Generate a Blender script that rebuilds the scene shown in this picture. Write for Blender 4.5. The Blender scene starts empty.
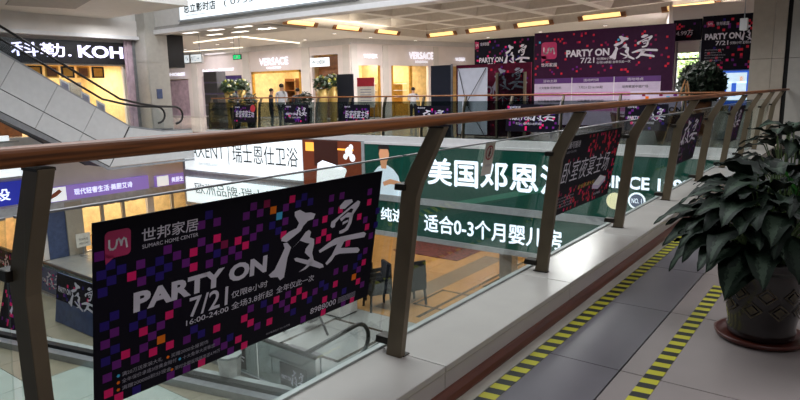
import bpy, bmesh, math, random
from mathutils import Vector, Matrix, Euler
R = random.Random(7)
scene = bpy.context.scene
COL = scene.collection

# ------------------------------------------------------------------ camera
cam_data = bpy.data.cameras.new('camera')
cam_data.sensor_width = 36.0
cam_data.lens = 622.0 / 800.0 * 36.0
cam_data.clip_end = 300
cam = bpy.data.objects.new('camera', cam_data)
COL.objects.link(cam)
# world axes: X runs along the near railing, Y across the atrium, Z up
cx = Vector((0.597, -0.802, -0.018)); cyd = Vector((-0.150, -0.090, -0.985)); cz = Vector((0.788, 0.590, -0.173))
cz.normalize(); cx = (cx - cz * cx.dot(cz)).normalized(); cyd = cz.cross(cx)
M3 = Matrix((cx, -cyd, -cz)).transposed()
cam.matrix_world = Matrix.Translation((0, 0, 1.5)) @ M3.to_4x4()
scene.camera = cam

# ------------------------------------------------------------------ world, light, exposure
w = bpy.data.worlds.new('world'); scene.world = w; w.use_nodes = True
w.node_tree.nodes['Background'].inputs[0].default_value = (0.80, 0.88, 1.0, 1)
w.node_tree.nodes['Background'].inputs[1].default_value = 0.10
scene.view_settings.view_transform = 'Standard'
scene.view_settings.look = 'None'
scene.view_settings.exposure = 0.0
scene.view_settings.gamma = 1.0
scene.view_settings.use_curve_mapping = False

def area(name, loc, sx, sy, power, color=(1, 1, 1), rot=(0, 0, 0)):
    d = bpy.data.lights.new(name, 'AREA'); d.shape = 'RECTANGLE'; d.size = sx; d.size_y = sy
    d.energy = power; d.color = color
    o = bpy.data.objects.new(name, d); o.location = loc; o.rotation_euler = rot; COL.objects.link(o)
    return o
# daylight through the glazed roof of the atrium
area('atrium_skylight', (7.5, 11.5, 11.0), 12, 13, 3300, (0.93, 0.96, 1.0))
# ceiling luminaires of the far gallery, the lower hall and the walkway
for i, (x, y) in enumerate(((18.5, 7), (18.5, 14), (19, 21), (22, 28), (27, 8), (28, 15), (22, 35))):
    area('gallery_light', (x, y, 4.2), 1.2, 1.2, 260, (1.0, 0.96, 0.97))
for x, y in ((25.3, 20.2), (21.5, 24.3)):
    area('gallery_light', (x, y, 4.15), 1.0, 1.0, 170, (1.0, 0.96, 0.97))  # extra lamps added only to brighten the shop fronts and ceiling here
for x, y in ((11, 22.6), (13.5, 23.6)):
    area('gallery_light', (x, y, 4.3), 0.8, 0.8, 60, (0.95, 0.97, 1.0))
for x, y in ((18, 6), (18, 12), (19, 18)):
    area('hall_light', (x, y, -0.75), 1.2, 1.2, 170, (1.0, 0.86, 0.66))
area('hall_light', (9.0, 25.8, -1.0), 2.0, 0.6, 40, (1.0, 0.9, 0.75))
for x in (1.0, 6.0, 11.0):
    area('walkway_light', (x, -0.9, 4.1), 0.8, 0.8, 48, (0.95, 0.93, 1.0))

# ------------------------------------------------------------------ materials
def lin(c):
    c = c / 255.0
    return c / 12.92 if c <= 0.04045 else ((c + 0.055) / 1.055) ** 2.4
def rgb(r, g, b): return (lin(r), lin(g), lin(b), 1.0)
MATS = {}
def mat(name, col, rough=0.5, metal=0.0, var=0.06, scale=6.0, bump=0.0, spec=0.5, stretch=None, coat=0.0, emit=0.0):
    m = bpy.data.materials.new(name); m.use_nodes = True; MATS[name] = m
    nt = m.node_tree; b = nt.nodes['Principled BSDF']
    b.inputs['Roughness'].default_value = rough; b.inputs['Metallic'].default_value = metal
    b.inputs['Specular IOR Level'].default_value = spec; b.inputs['Coat Weight'].default_value = coat
    tc = nt.nodes.new('ShaderNodeTexCoord'); mp = nt.nodes.new('ShaderNodeMapping')
    nt.links.new(tc.outputs['Object'], mp.inputs['Vector'])
    if stretch: mp.inputs['Scale'].default_value = stretch
    n = nt.nodes.new('ShaderNodeTexNoise'); n.inputs['Scale'].default_value = scale; n.inputs['Detail'].default_value = 5
    nt.links.new(mp.outputs[0], n.inputs['Vector'])
    r = nt.nodes.new('ShaderNodeValToRGB')
    lo = [max(0, c * (1 - var * 2)) for c in col[:3]] + [1]; hi = [min(1, c * (1 + var * 2)) for c in col[:3]] + [1]
    r.color_ramp.elements[0].position = 0.3; r.color_ramp.elements[1].position = 0.7
    r.color_ramp.elements[0].color = lo; r.color_ramp.elements[1].color = hi
    nt.links.new(n.outputs['Fac'], r.inputs['Fac']); nt.links.new(r.outputs['Color'], b.inputs['Base Color'])
    if emit:
        nt.links.new(r.outputs['Color'], b.inputs['Emission Color']); b.inputs['Emission Strength'].default_value = emit
    if bump:
        bp = nt.nodes.new('ShaderNodeBump'); bp.inputs['Strength'].default_value = bump; bp.inputs['Distance'].default_value = 0.01
        nt.links.new(n.outputs['Fac'], bp.inputs['Height']); nt.links.new(bp.outputs[0], b.inputs['Normal'])
    return m
def glow(name, col, s, base=None):
    m = bpy.data.materials.new(name); m.use_nodes = True; MATS[name] = m
    b = m.node_tree.nodes['Principled BSDF']
    b.inputs['Base Color'].default_value = base or col; b.inputs['Roughness'].default_value = 0.4
    b.inputs['Emission Color'].default_value = col; b.inputs['Emission Strength'].default_value = s
    return m
def glass(name, tint, refl=0.12, rough=0.0):
    m = bpy.data.materials.new(name); m.use_nodes = True; MATS[name] = m
    nt = m.node_tree; nt.nodes.clear()
    out = nt.nodes.new('ShaderNodeOutputMaterial'); mix = nt.nodes.new('ShaderNodeMixShader')
    t = nt.nodes.new('ShaderNodeBsdfTransparent'); t.inputs[0].default_value = tint
    g = nt.nodes.new('ShaderNodeBsdfGlossy'); g.inputs['Roughness'].default_value = rough; g.inputs[0].default_value = (0.9, 0.95, 0.93, 1)
    fr = nt.nodes.new('ShaderNodeFresnel'); fr.inputs[0].default_value = 1.45
    mu = nt.nodes.new('ShaderNodeMath'); mu.operation = 'MULTIPLY'; mu.inputs[1].default_value = refl / 0.12 * 0.2
    nt.links.new(fr.outputs[0], mu.inputs[0]); nt.links.new(mu.outputs[0], mix.inputs[0])
    nt.links.new(t.outputs[0], mix.inputs[1]); nt.links.new(g.outputs[0], mix.inputs[2]); nt.links.new(mix.outputs[0], out.inputs[0])
    return m
def hazard(name):
    m = mat(name, rgb(20, 20, 20), 0.55)
    nt = m.node_tree; b = nt.nodes['Principled BSDF']
    for l in list(b.inputs['Base Color'].links): nt.links.remove(l)
    tc = nt.nodes.new('ShaderNodeTexCoord'); sp = nt.nodes.new('ShaderNodeSeparateXYZ')
    nt.links.new(tc.outputs['Object'], sp.inputs[0])
    a = nt.nodes.new('ShaderNodeMath'); a.operation = 'MULTIPLY_ADD'; a.inputs[1].default_value = 0.15
    nt.links.new(sp.outputs['Y'], a.inputs[0]); nt.links.new(sp.outputs['X'], a.inputs[2])
    d = nt.nodes.new('ShaderNodeMath'); d.operation = 'DIVIDE'; d.inputs[1].default_value = 0.1175
    nt.links.new(a.outputs[0], d.inputs[0])
    f = nt.nodes.new('ShaderNodeMath'); f.operation = 'FRACT'; nt.links.new(d.outputs[0], f.inputs[0])
    g = nt.nodes.new('ShaderNodeMath'); g.operation = 'GREATER_THAN'; g.inputs[1].default_value = 0.5; nt.links.new(f.outputs[0], g.inputs[0])
    mx = nt.nodes.new('ShaderNodeMix'); mx.data_type = 'RGBA'
    mx.inputs['A'].default_value = rgb(24, 24, 22); mx.inputs['B'].default_value = rgb(178, 172, 34)
    nt.links.new(g.outputs[0], mx.inputs['Factor']); nt.links.new(mx.outputs['Result'], b.inputs['Base Color'])
    return m
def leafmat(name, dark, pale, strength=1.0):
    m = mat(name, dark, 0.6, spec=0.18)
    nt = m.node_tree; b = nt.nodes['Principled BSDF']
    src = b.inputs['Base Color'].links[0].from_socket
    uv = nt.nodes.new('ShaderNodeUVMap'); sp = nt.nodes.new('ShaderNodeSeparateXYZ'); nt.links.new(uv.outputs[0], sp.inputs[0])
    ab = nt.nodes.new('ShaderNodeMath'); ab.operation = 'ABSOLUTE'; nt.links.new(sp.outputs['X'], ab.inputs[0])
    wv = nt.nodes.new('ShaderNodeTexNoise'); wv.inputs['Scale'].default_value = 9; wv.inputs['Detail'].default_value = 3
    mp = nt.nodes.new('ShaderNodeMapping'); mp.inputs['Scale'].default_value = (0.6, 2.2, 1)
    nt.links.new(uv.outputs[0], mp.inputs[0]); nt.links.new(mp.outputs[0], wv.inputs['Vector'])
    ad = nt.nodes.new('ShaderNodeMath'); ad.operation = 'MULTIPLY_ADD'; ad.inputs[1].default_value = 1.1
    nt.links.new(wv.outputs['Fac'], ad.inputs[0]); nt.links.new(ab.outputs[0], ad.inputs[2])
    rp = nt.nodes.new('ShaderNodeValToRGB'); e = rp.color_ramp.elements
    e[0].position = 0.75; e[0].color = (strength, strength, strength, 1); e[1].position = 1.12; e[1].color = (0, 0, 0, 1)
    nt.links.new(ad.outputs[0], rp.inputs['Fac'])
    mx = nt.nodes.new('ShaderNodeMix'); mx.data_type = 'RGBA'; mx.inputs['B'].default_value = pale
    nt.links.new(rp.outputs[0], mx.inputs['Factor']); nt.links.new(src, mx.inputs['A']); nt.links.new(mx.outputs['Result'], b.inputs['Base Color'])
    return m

mat('tile_pale', rgb(142, 133, 130), 0.22, var=0.03, scale=1.5)
mat('tile_dark', rgb(104, 100, 105), 0.3, var=0.04, scale=2)
mat('grout', rgb(60, 56, 54), 0.8)
mat('strip_stone', rgb(170, 164, 152), 0.35)
mat('ledge_stone', rgb(184, 178, 173), 0.22, var=0.02, scale=3)
mat('ledge_stone_front', rgb(182, 174, 172), 0.3, var=0.02, scale=3)
mat('brown_skirting', rgb(92, 46, 30), 0.35, var=0.15, scale=5, stretch=(0.6, 6, 6))
mat('rail_wood', rgb(126, 74, 36), 0.5, var=0.34, scale=7, stretch=(0.35, 9, 9), spec=0.3)
mat('bronze', rgb(104, 91, 72), 0.45, metal=0.2, var=0.06)
mat('bronze_dark', rgb(46, 40, 34), 0.45, metal=0.5)
mat('steel', rgb(150, 152, 156), 0.35, metal=0.7)
mat('channel', rgb(160, 166, 164), 0.4, metal=0.2)
hazard('hazard_tape')
glass('rail_glass', (0.93, 0.96, 0.945, 1), 0.12)
glass('far_glass', (0.48, 0.53, 0.53, 1), 0.2)
glass('clear_pane', (0.93, 0.95, 0.96, 1), 0.08)
mat('banner_black', rgb(12, 8, 22), 0.6, var=0.05, spec=0.12)
mat('banner_purple', rgb(52, 20, 50), 0.6, var=0.05, spec=0.12)
mat('banner_maroon', rgb(84, 16, 40), 0.6, var=0.1, spec=0.12)
for k, c in dict(P=(224, 30, 104), M=(104, 32, 120), B=(42, 26, 112), O=(232, 116, 24), C=(72, 176, 222), R=(130, 24, 72), D=(200, 40, 62)).items():
    mat('print_' + k, rgb(*c), 0.6, var=0.03, spec=0.12)
mat('print_silver', rgb(206, 202, 214), 0.42, var=0.02)
mat('print_white', rgb(226, 226, 230), 0.45, var=0.02)
mat('print_grey', rgb(150, 146, 160), 0.5, var=0.05)
mat('print_logo', rgb(178, 30, 92), 0.42, var=0.03)
mat('print_lilac', rgb(200, 186, 214), 0.5, var=0.03)
mat('print_pinkband', rgb(206, 120, 184), 0.5, var=0.05)
mat('print_header', rgb(82, 36, 112), 0.5, var=0.04)
mat('print_black', rgb(22, 20, 24), 0.5)
mat('print_gold', rgb(196, 160, 60), 0.5)
mat('banner_back', rgb(200, 200, 212), 0.55, var=0.03)
mat('wall_white', rgb(214, 208, 202), 0.5, var=0.02, scale=2)
mat('wall_cream', rgb(226, 216, 212), 0.45, var=0.02, scale=2)
mat('trim_white', rgb(206, 204, 204), 0.45, var=0.02)
mat('ceiling_white', rgb(210, 206, 200), 0.7, var=0.02)
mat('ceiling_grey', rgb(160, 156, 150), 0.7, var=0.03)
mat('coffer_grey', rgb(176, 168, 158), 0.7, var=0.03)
mat('column_grey', rgb(168, 164, 156), 0.4, var=0.03)
mat('column_beige', rgb(172, 162, 148), 0.4, var=0.03)
mat('dark_gap', rgb(16, 14, 14), 0.8)
mat('truss_panel', rgb(196, 196, 196), 0.35, metal=0.15, var=0.02)
mat('truss_dark', rgb(40, 38, 38), 0.6)
mat('rubber_black', rgb(18, 17, 18), 0.45)
mat('step_metal', rgb(90, 92, 96), 0.4, metal=0.8)
mat('floor_gallery', rgb(176, 166, 150), 0.15, var=0.03, scale=2)
mat('floor_hall_white', rgb(150, 150, 146), 0.18, var=0.03, scale=2)
mat('floor_hall_tan', rgb(168, 128, 82), 0.16, var=0.05, scale=2)
mat('floor_hall_beige', rgb(124, 118, 100), 0.3, var=0.05, scale=2)
mat('floor_hall_green', rgb(148, 160, 152), 0.25, var=0.03, scale=2)
mat('inlay_dark', rgb(70, 58, 48), 0.2)
mat('inlay_grey', rgb(112, 100, 88), 0.2)
mat('rug_red', rgb(92, 38, 40), 0.95, var=0.45, scale=9, bump=0.3)
mat('sign_green', rgb(8, 62, 52), 0.25, var=0.04, emit=0.30)
mat('sign_green_light', rgb(34, 104, 84), 0.3, emit=0.2)
glow('sign_white', rgb(236, 244, 255), 1.0)
glow('letter_white', rgb(232, 240, 255), 1.15)
glow('box_white', rgb(228, 236, 240), 0.95)
glow('kohler_white', rgb(225, 220, 255), 1.5)
glow('versace_white', rgb(240, 240, 255), 1.2)
mat('sign_black', rgb(12, 10, 20), 0.3)
mat('sign_frame', rgb(176, 180, 184), 0.35, metal=0.3)
mat('text_dark', rgb(38, 46, 50), 0.5)
mat('text_grey', rgb(110, 120, 124), 0.5)
mat('text_faint', rgb(170, 180, 184), 0.5)
glow('purple_strip', rgb(138, 112, 190), 0.55)
glow('blue_strip', rgb(28, 40, 150), 0.6)
glow('photo_brown', rgb(104, 46, 22), 0.45)
glow('photo_amber', rgb(255, 178, 70), 0.9)
glow('photo_dark', rgb(52, 22, 14), 0.4)
glow('photo_white', rgb(224, 228, 230), 0.75)
glow('photo_shirt', rgb(196, 210, 222), 0.62)
glow('photo_skin', rgb(196, 140, 104), 0.5)
glow('photo_hair', rgb(28, 24, 24), 0.3)
glow('badge_orange', rgb(232, 128, 60), 0.7)
glow('badge_cream', rgb(220, 214, 170), 0.7)
glow('badge_blue', rgb(60, 72, 104), 0.5)
glow('green_exit', rgb(30, 210, 120), 1.0)
glow('warm_cove', rgb(255, 214, 140), 1.3)
glow('warm_cove_dim', rgb(255, 180, 84), 0.6)
glow('strip_lamp', rgb(255, 244, 224), 1.6)
glow('downlight_lens', rgb(255, 248, 236), 2.5)
mat('shop_warm', rgb(236, 206, 150), 0.6, var=0.08, scale=4)
mat('shop_wood', rgb(122, 74, 36), 0.5, var=0.15)
mat('shop_gold', rgb(206, 154, 60), 0.4, metal=0.3, var=0.1)
mat('shop_purple', rgb(62, 38, 110), 0.5)
mat('shop_lilac', rgb(188, 164, 176), 0.5, var=0.12, scale=3)
mat('chair_navy', rgb(12, 13, 22), 0.85, spec=0.08)
mat('grille', rgb(64, 62, 64), 0.7)
mat('navy', rgb(22, 26, 40), 0.4)
mat('black_matte', rgb(17, 17, 20), 0.6)
mat('charcoal', rgb(96, 93, 95), 0.6)
mat('gold_vase', rgb(186, 154, 82), 0.4, metal=0.2)
mat('flower_leaf', rgb(46, 70, 34), 0.5, var=0.3)
mat('flower_yellow', rgb(190, 186, 90), 0.6, var=0.2)
mat('flower_pale', rgb(206, 206, 190), 0.6, var=0.1)
mat('foliage', rgb(26, 42, 28), 0.5, var=0.4, scale=9)
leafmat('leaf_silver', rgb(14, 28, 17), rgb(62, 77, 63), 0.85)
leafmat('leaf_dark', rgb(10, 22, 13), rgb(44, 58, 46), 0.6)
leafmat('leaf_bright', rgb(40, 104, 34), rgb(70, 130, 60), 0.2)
mat('petiole', rgb(90, 112, 66), 0.5)
mat('pot_glaze', rgb(30, 24, 24), 0.25, var=0.25, scale=14, bump=0.25, coat=0.4)
mat('pot_motif', rgb(74, 64, 44), 0.35, var=0.25, scale=20)
mat('saucer', rgb(74, 30, 22), 0.35, var=0.1)
mat('soil', rgb(34, 26, 20), 0.95, var=0.3, bump=0.5)
mat('terracotta', rgb(158, 92, 48), 0.6)
mat('wood_light', rgb(178, 130, 82), 0.5, var=0.12)
mat('white_plastic', rgb(214, 214, 210), 0.4)
mat('paper', rgb(220, 214, 204), 0.7)
mat('red_poster', rgb(176, 30, 50), 0.5)
mat('skin', rgb(196, 150, 120), 0.55)
mat('hair', rgb(18, 15, 14), 0.6)
mat('shirt_white', rgb(208, 208, 214), 0.7)
mat('shirt_dark', rgb(36, 36, 46), 0.7)
mat('trousers', rgb(40, 40, 48), 0.7)
mat('blue_panel', rgb(62, 76, 112), 0.5, var=0.12)
glow('blue_screen', rgb(50, 96, 200), 0.8)
glow('pale_screen', rgb(200, 224, 240), 0.85)
glow('daylight_pane', rgb(236, 246, 250), 1.3)
mat('hedge', rgb(140, 165, 100), 0.8, var=0.4, scale=3)
mat('yellow_edge', rgb(214, 200, 60), 0.5)
mat('tarp_white', rgb(190, 198, 196), 0.55)
mat('maroon_gloss', rgb(78, 26, 26), 0.25)
mat('orange_wall', rgb(206, 140, 20), 0.5, emit=0.15)

# ------------------------------------------------------------------ builders
class F:
    """a flat frame: point(u, v, w) with u to the right, v up, w towards the viewer"""
    def __init__(s, o, u, v):
        s.o = Vector(o); s.u = Vector(u).normalized(); s.v = Vector(v).normalized(); s.n = s.u.cross(s.v).normalized()
    def p(s, u, v, w=0.0): return s.o + s.u * u + s.v * v + s.n * w
def FX(x): return F((x, 0, 0), (0, -1, 0), (0, 0, 1))      # faces -X, u = -Y
def FY(y): return F((0, y, 0), (1, 0, 0), (0, 0, 1))       # faces -Y, u = X

class MB:
    def __init__(s): s.v = []; s.f = []; s.m = []; s.smooth = False
    def face(s, pts, mi=0):
        i = len(s.v); s.v += [Vector(p) for p in pts]; s.f.append(tuple(range(i, i + len(pts)))); s.m.append(mi)
    def raw(s, vs, fs, mi=0):
        i = len(s.v); s.v += [Vector(p) for p in vs]
        for f in fs: s.f.append(tuple(i + k for k in f)); s.m.append(mi)
    def box(s, x0, x1, y0, y1, z0, z1, mi=0):
        s.raw([(x0, y0, z0), (x1, y0, z0), (x1, y1, z0), (x0, y1, z0), (x0, y0, z1), (x1, y0, z1), (x1, y1, z1), (x0, y1, z1)],
              [(0, 3, 2, 1), (4, 5, 6, 7), (0, 1, 5, 4), (1, 2, 6, 5), (2, 3, 7, 6), (3, 0, 4, 7)], mi); return s
    def fbox(s, fr, u0, u1, v0, v1, w0, w1, mi=0):
        s.raw([fr.p(u, v, w) for w in (w0, w1) for u, v in ((u0, v0), (u1, v0), (u1, v1), (u0, v1))],
              [(0, 3, 2, 1), (4, 5, 6, 7), (0, 1, 5, 4), (1, 2, 6, 5), (2, 3, 7, 6), (3, 0, 4, 7)], mi); return s
    def prism(s, fr, pts, w0, w1, mi=0):
        n = len(pts); a = sum(pts[i][0] * pts[(i + 1) % n][1] - pts[(i + 1) % n][0] * pts[i][1] for i in range(n))
        if a < 0: pts = pts[::-1]
        s.raw([fr.p(u, v, w0) for u, v in pts] + [fr.p(u, v, w1) for u, v in pts],
              [tuple(range(n - 1, -1, -1)), tuple(range(n, 2 * n))] + [(i, (i + 1) % n, n + (i + 1) % n, n + i) for i in range(n)], mi); return s
    def tube(s, path, r, n=8, mi=0, caps=True):
        path = [Vector(p) for p in path]; rs = r if isinstance(r, (list, tuple)) else [r] * len(path)
        base = len(s.v); prev = None
        for i, p in enumerate(path):
            t = (path[min(i + 1, len(path) - 1)] - path[max(i - 1, 0)]).normalized()
            a = prev if prev is not None else (Vector((0, 0, 1)) if abs(t.z) < 0.9 else Vector((1, 0, 0)))
            a = (a - t * a.dot(t)).normalized(); b = t.cross(a); prev = a
            for k in range(n):
                th = 2 * math.pi * k / n
                s.v.append(p + (a * math.cos(th) + b * math.sin(th)) * rs[i])
        for i in range(len(path) - 1):
            for k in range(n):
                k2 = (k + 1) % n
                s.f.append((base + i * n + k, base + i * n + k2, base + (i + 1) * n + k2, base + (i + 1) * n + k)); s.m.append(mi)
        if caps:
            s.f.append(tuple(base + k for k in range(n - 1, -1, -1))); s.m.append(mi)
            e = base + (len(path) - 1) * n; s.f.append(tuple(e + k for k in range(n))); s.m.append(mi)
        return s
    def lathe(s, c, prof, n=24, mi=0):
        base = len(s.v)
        for r, z in prof:
            for k in range(n):
                th = 2 * math.pi * k / n; s.v.append(Vector((c[0] + r * math.cos(th), c[1] + r * math.sin(th), c[2] + z)))
        for i in range(len(prof) - 1):
            for k in range(n):
                k2 = (k + 1) % n
                s.f.append((base + i * n + k, base + i * n + k2, base + (i + 1) * n + k2, base + (i + 1) * n + k)); s.m.append(mi)
        s.f.append(tuple(base + k for k in range(n - 1, -1, -1))); s.m.append(mi)
        e = base + (len(prof) - 1) * n; s.f.append(tuple(e + k for k in range(n))); s.m.append(mi)
        return s
    def ball(s, c, r, mi=0, n=8, sq=(1, 1, 1)):
        base = len(s.v); rows = n // 2 + 1
        for i in range(rows):
            ph = math.pi * i / (rows - 1)
            for k in range(n):
                th = 2 * math.pi * k / n
                s.v.append(Vector((c[0] + r * sq[0] * math.sin(ph) * math.cos(th), c[1] + r * sq[1] * math.sin(ph) * math.sin(th), c[2] + r * sq[2] * math.cos(ph))))
        for i in range(rows - 1):
            for k in range(n):
                k2 = (k + 1) % n
                s.f.append((base + i * n + k, base + (i + 1) * n + k, base + (i + 1) * n + k2, base + i * n + k2)); s.m.append(mi)
        return s
    def build(s, name, mats, parent=None, kind=None, bevel=0.0):
        if isinstance(mats, str): mats = [mats]
        if parent is None:
            xs = [v.x for v in s.v]; ys = [v.y for v in s.v]; zs = [v.z for v in s.v]
            org = Vector(((min(xs) + max(xs)) / 2, (min(ys) + max(ys)) / 2, min(zs)))
        else: org = wloc(parent)
        me = bpy.data.meshes.new(name)
        me.from_pydata([tuple(v - org) for v in s.v], [], s.f)
        for mm in mats: me.materials.append(MATS[mm])
        me.polygons.foreach_set('material_index', s.m)
        if s.smooth: me.polygons.foreach_set('use_smooth', [True] * len(me.polygons))
        me.update()
        o = bpy.data.objects.new(name, me); COL.objects.link(o)
        if parent is None: o.location = org
        else: o.parent = parent
        if kind: o['kind'] = kind
        if bevel:
            b = o.modifiers.new('bevel', 'BEVEL'); b.width = bevel; b.segments = 2; b.limit_method = 'ANGLE'
        return o
def wloc(o):
    p = Vector((0, 0, 0))
    while o is not None: p += Vector(o.location); o = o.parent
    return p
def thing(name, label, cat, loc, group=None):
    o = bpy.data.objects.new(name, None); COL.objects.link(o); o.location = loc
    o.empty_display_size = 0.1
    o['label'] = label; o['category'] = cat
    if group: o['group'] = group
    return o
def tag(o, label, cat, group=None):
    o['label'] = label; o['category'] = cat
    if group: o['group'] = group
    return o
def struct(o): o['kind'] = 'structure'; return o
def sthing(name, loc):
    o = bpy.data.objects.new(name, None); COL.objects.link(o); o.location = loc; o['kind'] = 'structure'; return o
def bx(*a): return MB().box(*a)

TXT = {}
def text_data(s, bold):
    k = (s, bold)
    if k not in TXT:
        cu = bpy.data.curves.new('text', 'FONT'); cu.body = s; cu.size = 1.0; cu.offset = bold; cu.resolution_u = 3
        ob = bpy.data.objects.new('text', cu); me = ob.to_mesh()
        vs = [(v.co.x, v.co.y) for v in me.vertices]; fs = [tuple(p.vertices) for p in me.polygons]
        ob.to_mesh_clear(); bpy.data.objects.remove(ob); bpy.data.curves.remove(cu)
        xs = [v[0] for v in vs]; ys = [v[1] for v in vs]
        TXT[k] = (vs, fs, min(xs), max(xs), min(ys), max(ys))
    return TXT[k]
def text(fr, s, u0, u1, v0, v1, m, parent, bold=0.0, w=0.004, name='lettering', shear=0.0, depth=0.0):
    cjk = any(ord(ch) > 0x2e80 for ch in s); fat = 0.0
    if cjk and bold > 0: fat, bold = bold, 0.0
    vs, fs, x0, x1, y0, y1 = text_data(s, bold)
    sx = (u1 - u0) / (x1 - x0); sy = (v1 - v0) / (y1 - y0)
    b = MB(); pts = [(u0 + (x - x0) * sx + shear * (y - y0) * sy, v0 + (y - y0) * sy) for x, y in vs]
    d = fat * 0.75 * min(sx, sy)
    for i, (du, dv) in enumerate(((0, 0), (d, 0), (-d, 0), (0, d), (0, -d)) if fat else ((0, 0),)):
        b.raw([fr.p(u + du, v + dv, w + i * 1e-4) for u, v in pts], fs)
    return b.build(name, m, parent)
SQUARES = {
    'P': [(0.439, 0.489), (0.345, 0.459), (0.347, 0.404), (0.532, 0.46), (0.122, 0.43), (0.258, 0.253), (0.164, 0.224), (0.456, 0.134), (0.583, 0.132), (0.56, 0.051), (0.787, 0.578), (0.568, 0.434), (0.985, 0.459), (0.987, 0.4), (1.02, 0.37), (0.957, 0.371), (1.272, 0.488), (1.212, 0.429), (1.277, 0.368), (1.152, 0.315), (1.283, 0.191), (1.079, 0.485), (0.754, 0.437), (0.743, 0.162), (0.869, 0.163), (0.904, 0.133), (0.84, 0.132), (0.616, 0.102), (0.714, 0.074), (1.096, 0.132), (1.256, 0.101), (1.034, 0.075), (1.033, 0.013), (1.227, 0.015), (0.103, 0.164), (0.2, 0.135), (0.263, 0.137), (0.046, 0.046), (0.08, 0.016), (0.396, 0.016), (0.591, 0.013)],
    'M': [(0.436, 0.55), (0.375, 0.489), (0.409, 0.459), (0.411, 0.401), (0.507, 0.429), (0.246, 0.491), (0.281, 0.462), (0.152, 0.463), (0.02, 0.521), (0.474, 0.399), (0.372, 0.551), (0.156, 0.404), (0.288, 0.285), (0.227, 0.224), (0.066, 0.255), (0.196, 0.196), (0.316, 0.427), (0.33, 0.134), (0.595, 0.58), (0.628, 0.549), (0.563, 0.549), (0.565, 0.491), (0.63, 0.49), (0.602, 0.46), (0.538, 0.401), (0.756, 0.549), (0.759, 0.492), (1.014, 0.547), (1.079, 0.548), (1.018, 0.49), (0.93, 0.453), (1.267, 0.538), (1.258, 0.406), (1.313, 0.317), (1.285, 0.248), (1.153, 0.193), (0.806, 0.166), (0.776, 0.134), (0.711, 0.133), (0.612, 0.164), (0.652, 0.075), (1.091, 0.194), (0.967, 0.133), (1.251, 0.163), (0.807, 0.102), (0.908, 0.02), (1.166, 0.015), (1.099, 0.075), (1.291, 0.075), (0.036, 0.224), (0.073, 0.139), (0.042, 0.104), (0.136, 0.134), (0.166, 0.164), (0.459, 0.075), (0.494, 0.048), (0.526, 0.014), (0.333, 0.017), (0.269, 0.016)],
    'R': [(0.472, 0.459), (0.658, 0.58)],
    'B': [(0.401, 0.582), (0.442, 0.432), (0.218, 0.458), (0.249, 0.428), (0.187, 0.43), (0.054, 0.485), (0.026, 0.459), (0.057, 0.434), (0.089, 0.462), (0.219, 0.404), (0.029, 0.402), (0.066, 0.313), (0.034, 0.287), (0.159, 0.285), (0.191, 0.256), (0.13, 0.254), (0.358, 0.164), (0.39, 0.135), (0.52, 0.073), (0.692, 0.488), (0.667, 0.401), (0.726, 0.459), (0.889, 0.551), (0.852, 0.577), (0.822, 0.553), (1.121, 0.51), (1.343, 0.435), (1.341, 0.366), (1.248, 0.226), (0.677, 0.164), (0.844, 0.076), (0.937, 0.103), (1.004, 0.158), (1.223, 0.187), (1.162, 0.079), (1.035, 0.135), (0.068, 0.196), (0.037, 0.164), (0.142, 0.016)],
    'O': [(0.229, 0.171), (0.692, 0.549), (1.222, 0.133)],
    'C': [(0.725, 0.52)],
}
BRUSH = {
 'a': [(.804,.523),(.831,.527),(.866,.508),(.895,.505),(.923,.494),(.914,.474),(.882,.471),(.859,.454),(.846,.435),(.809,.418),(.773,.403),(.744,.413),(.744,.426),(.78,.444),(.822,.452),(.833,.471),(.806,.506)],
 'b': [(.755,.401),(.777,.4),(.8,.374),(.785,.336),(.779,.29),(.774,.252),(.754,.244),(.739,.262),(.702,.27),(.691,.283),(.72,.299),(.747,.345),(.765,.379)],
 'c': [(.801,.365),(.84,.389),(.876,.425),(.894,.43),(.907,.418),(.902,.396),(.929,.383),(.932,.36),(.925,.321),(.939,.286),(.998,.252),(1.006,.237),(.981,.238),(.917,.267),(.83,.308),(.822,.321),(.836,.322),(.902,.295),(.916,.301),(.881,.333),(.884,.35),(.905,.368),(.881,.377),(.845,.394),(.809,.37)],
 'd': [(.921,.286),(.938,.277),(.895,.256),(.855,.253),(.883,.264)],
 'e': [(1.07,.504),(1.099,.524),(1.145,.522),(1.154,.509),(1.123,.495),(1.105,.485),(1.072,.49)],
 'f': [(1.023,.42),(1.026,.44),(1.064,.455),(1.131,.485),(1.188,.51),(1.206,.501),(1.199,.483),(1.17,.453),(1.159,.436),(1.142,.443),(1.164,.475),(1.145,.48),(1.084,.452),(1.053,.43),(1.051,.412),(1.035,.41)],
 'g1': [(1.079,.444),(1.128,.464),(1.167,.456),(1.16,.41),(1.141,.381),(1.105,.372),(1.085,.374),(1.083,.387),(1.118,.392),(1.136,.41),(1.142,.44),(1.115,.443),(1.09,.43)],
 'g2': [(1.10,.425),(1.135,.43),(1.135,.42),(1.10,.412)],
 'h': [(.964,.323),(1.017,.344),(1.059,.357),(1.098,.358),(1.257,.348),(1.274,.336),(1.264,.321),(1.148,.331),(1.047,.325),(.972,.311)],
 'i': [(1.108,.35),(1.131,.34),(1.106,.303),(1.154,.293),(1.225,.279),(1.241,.263),(1.23,.252),(1.103,.277),(1.072,.276),(1.054,.256),(1.024,.242),(1.014,.253),(1.05,.283),(1.08,.33)],
}
BU0, BU1, BV0, BV1 = .691, 1.274, .237, .527
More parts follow.
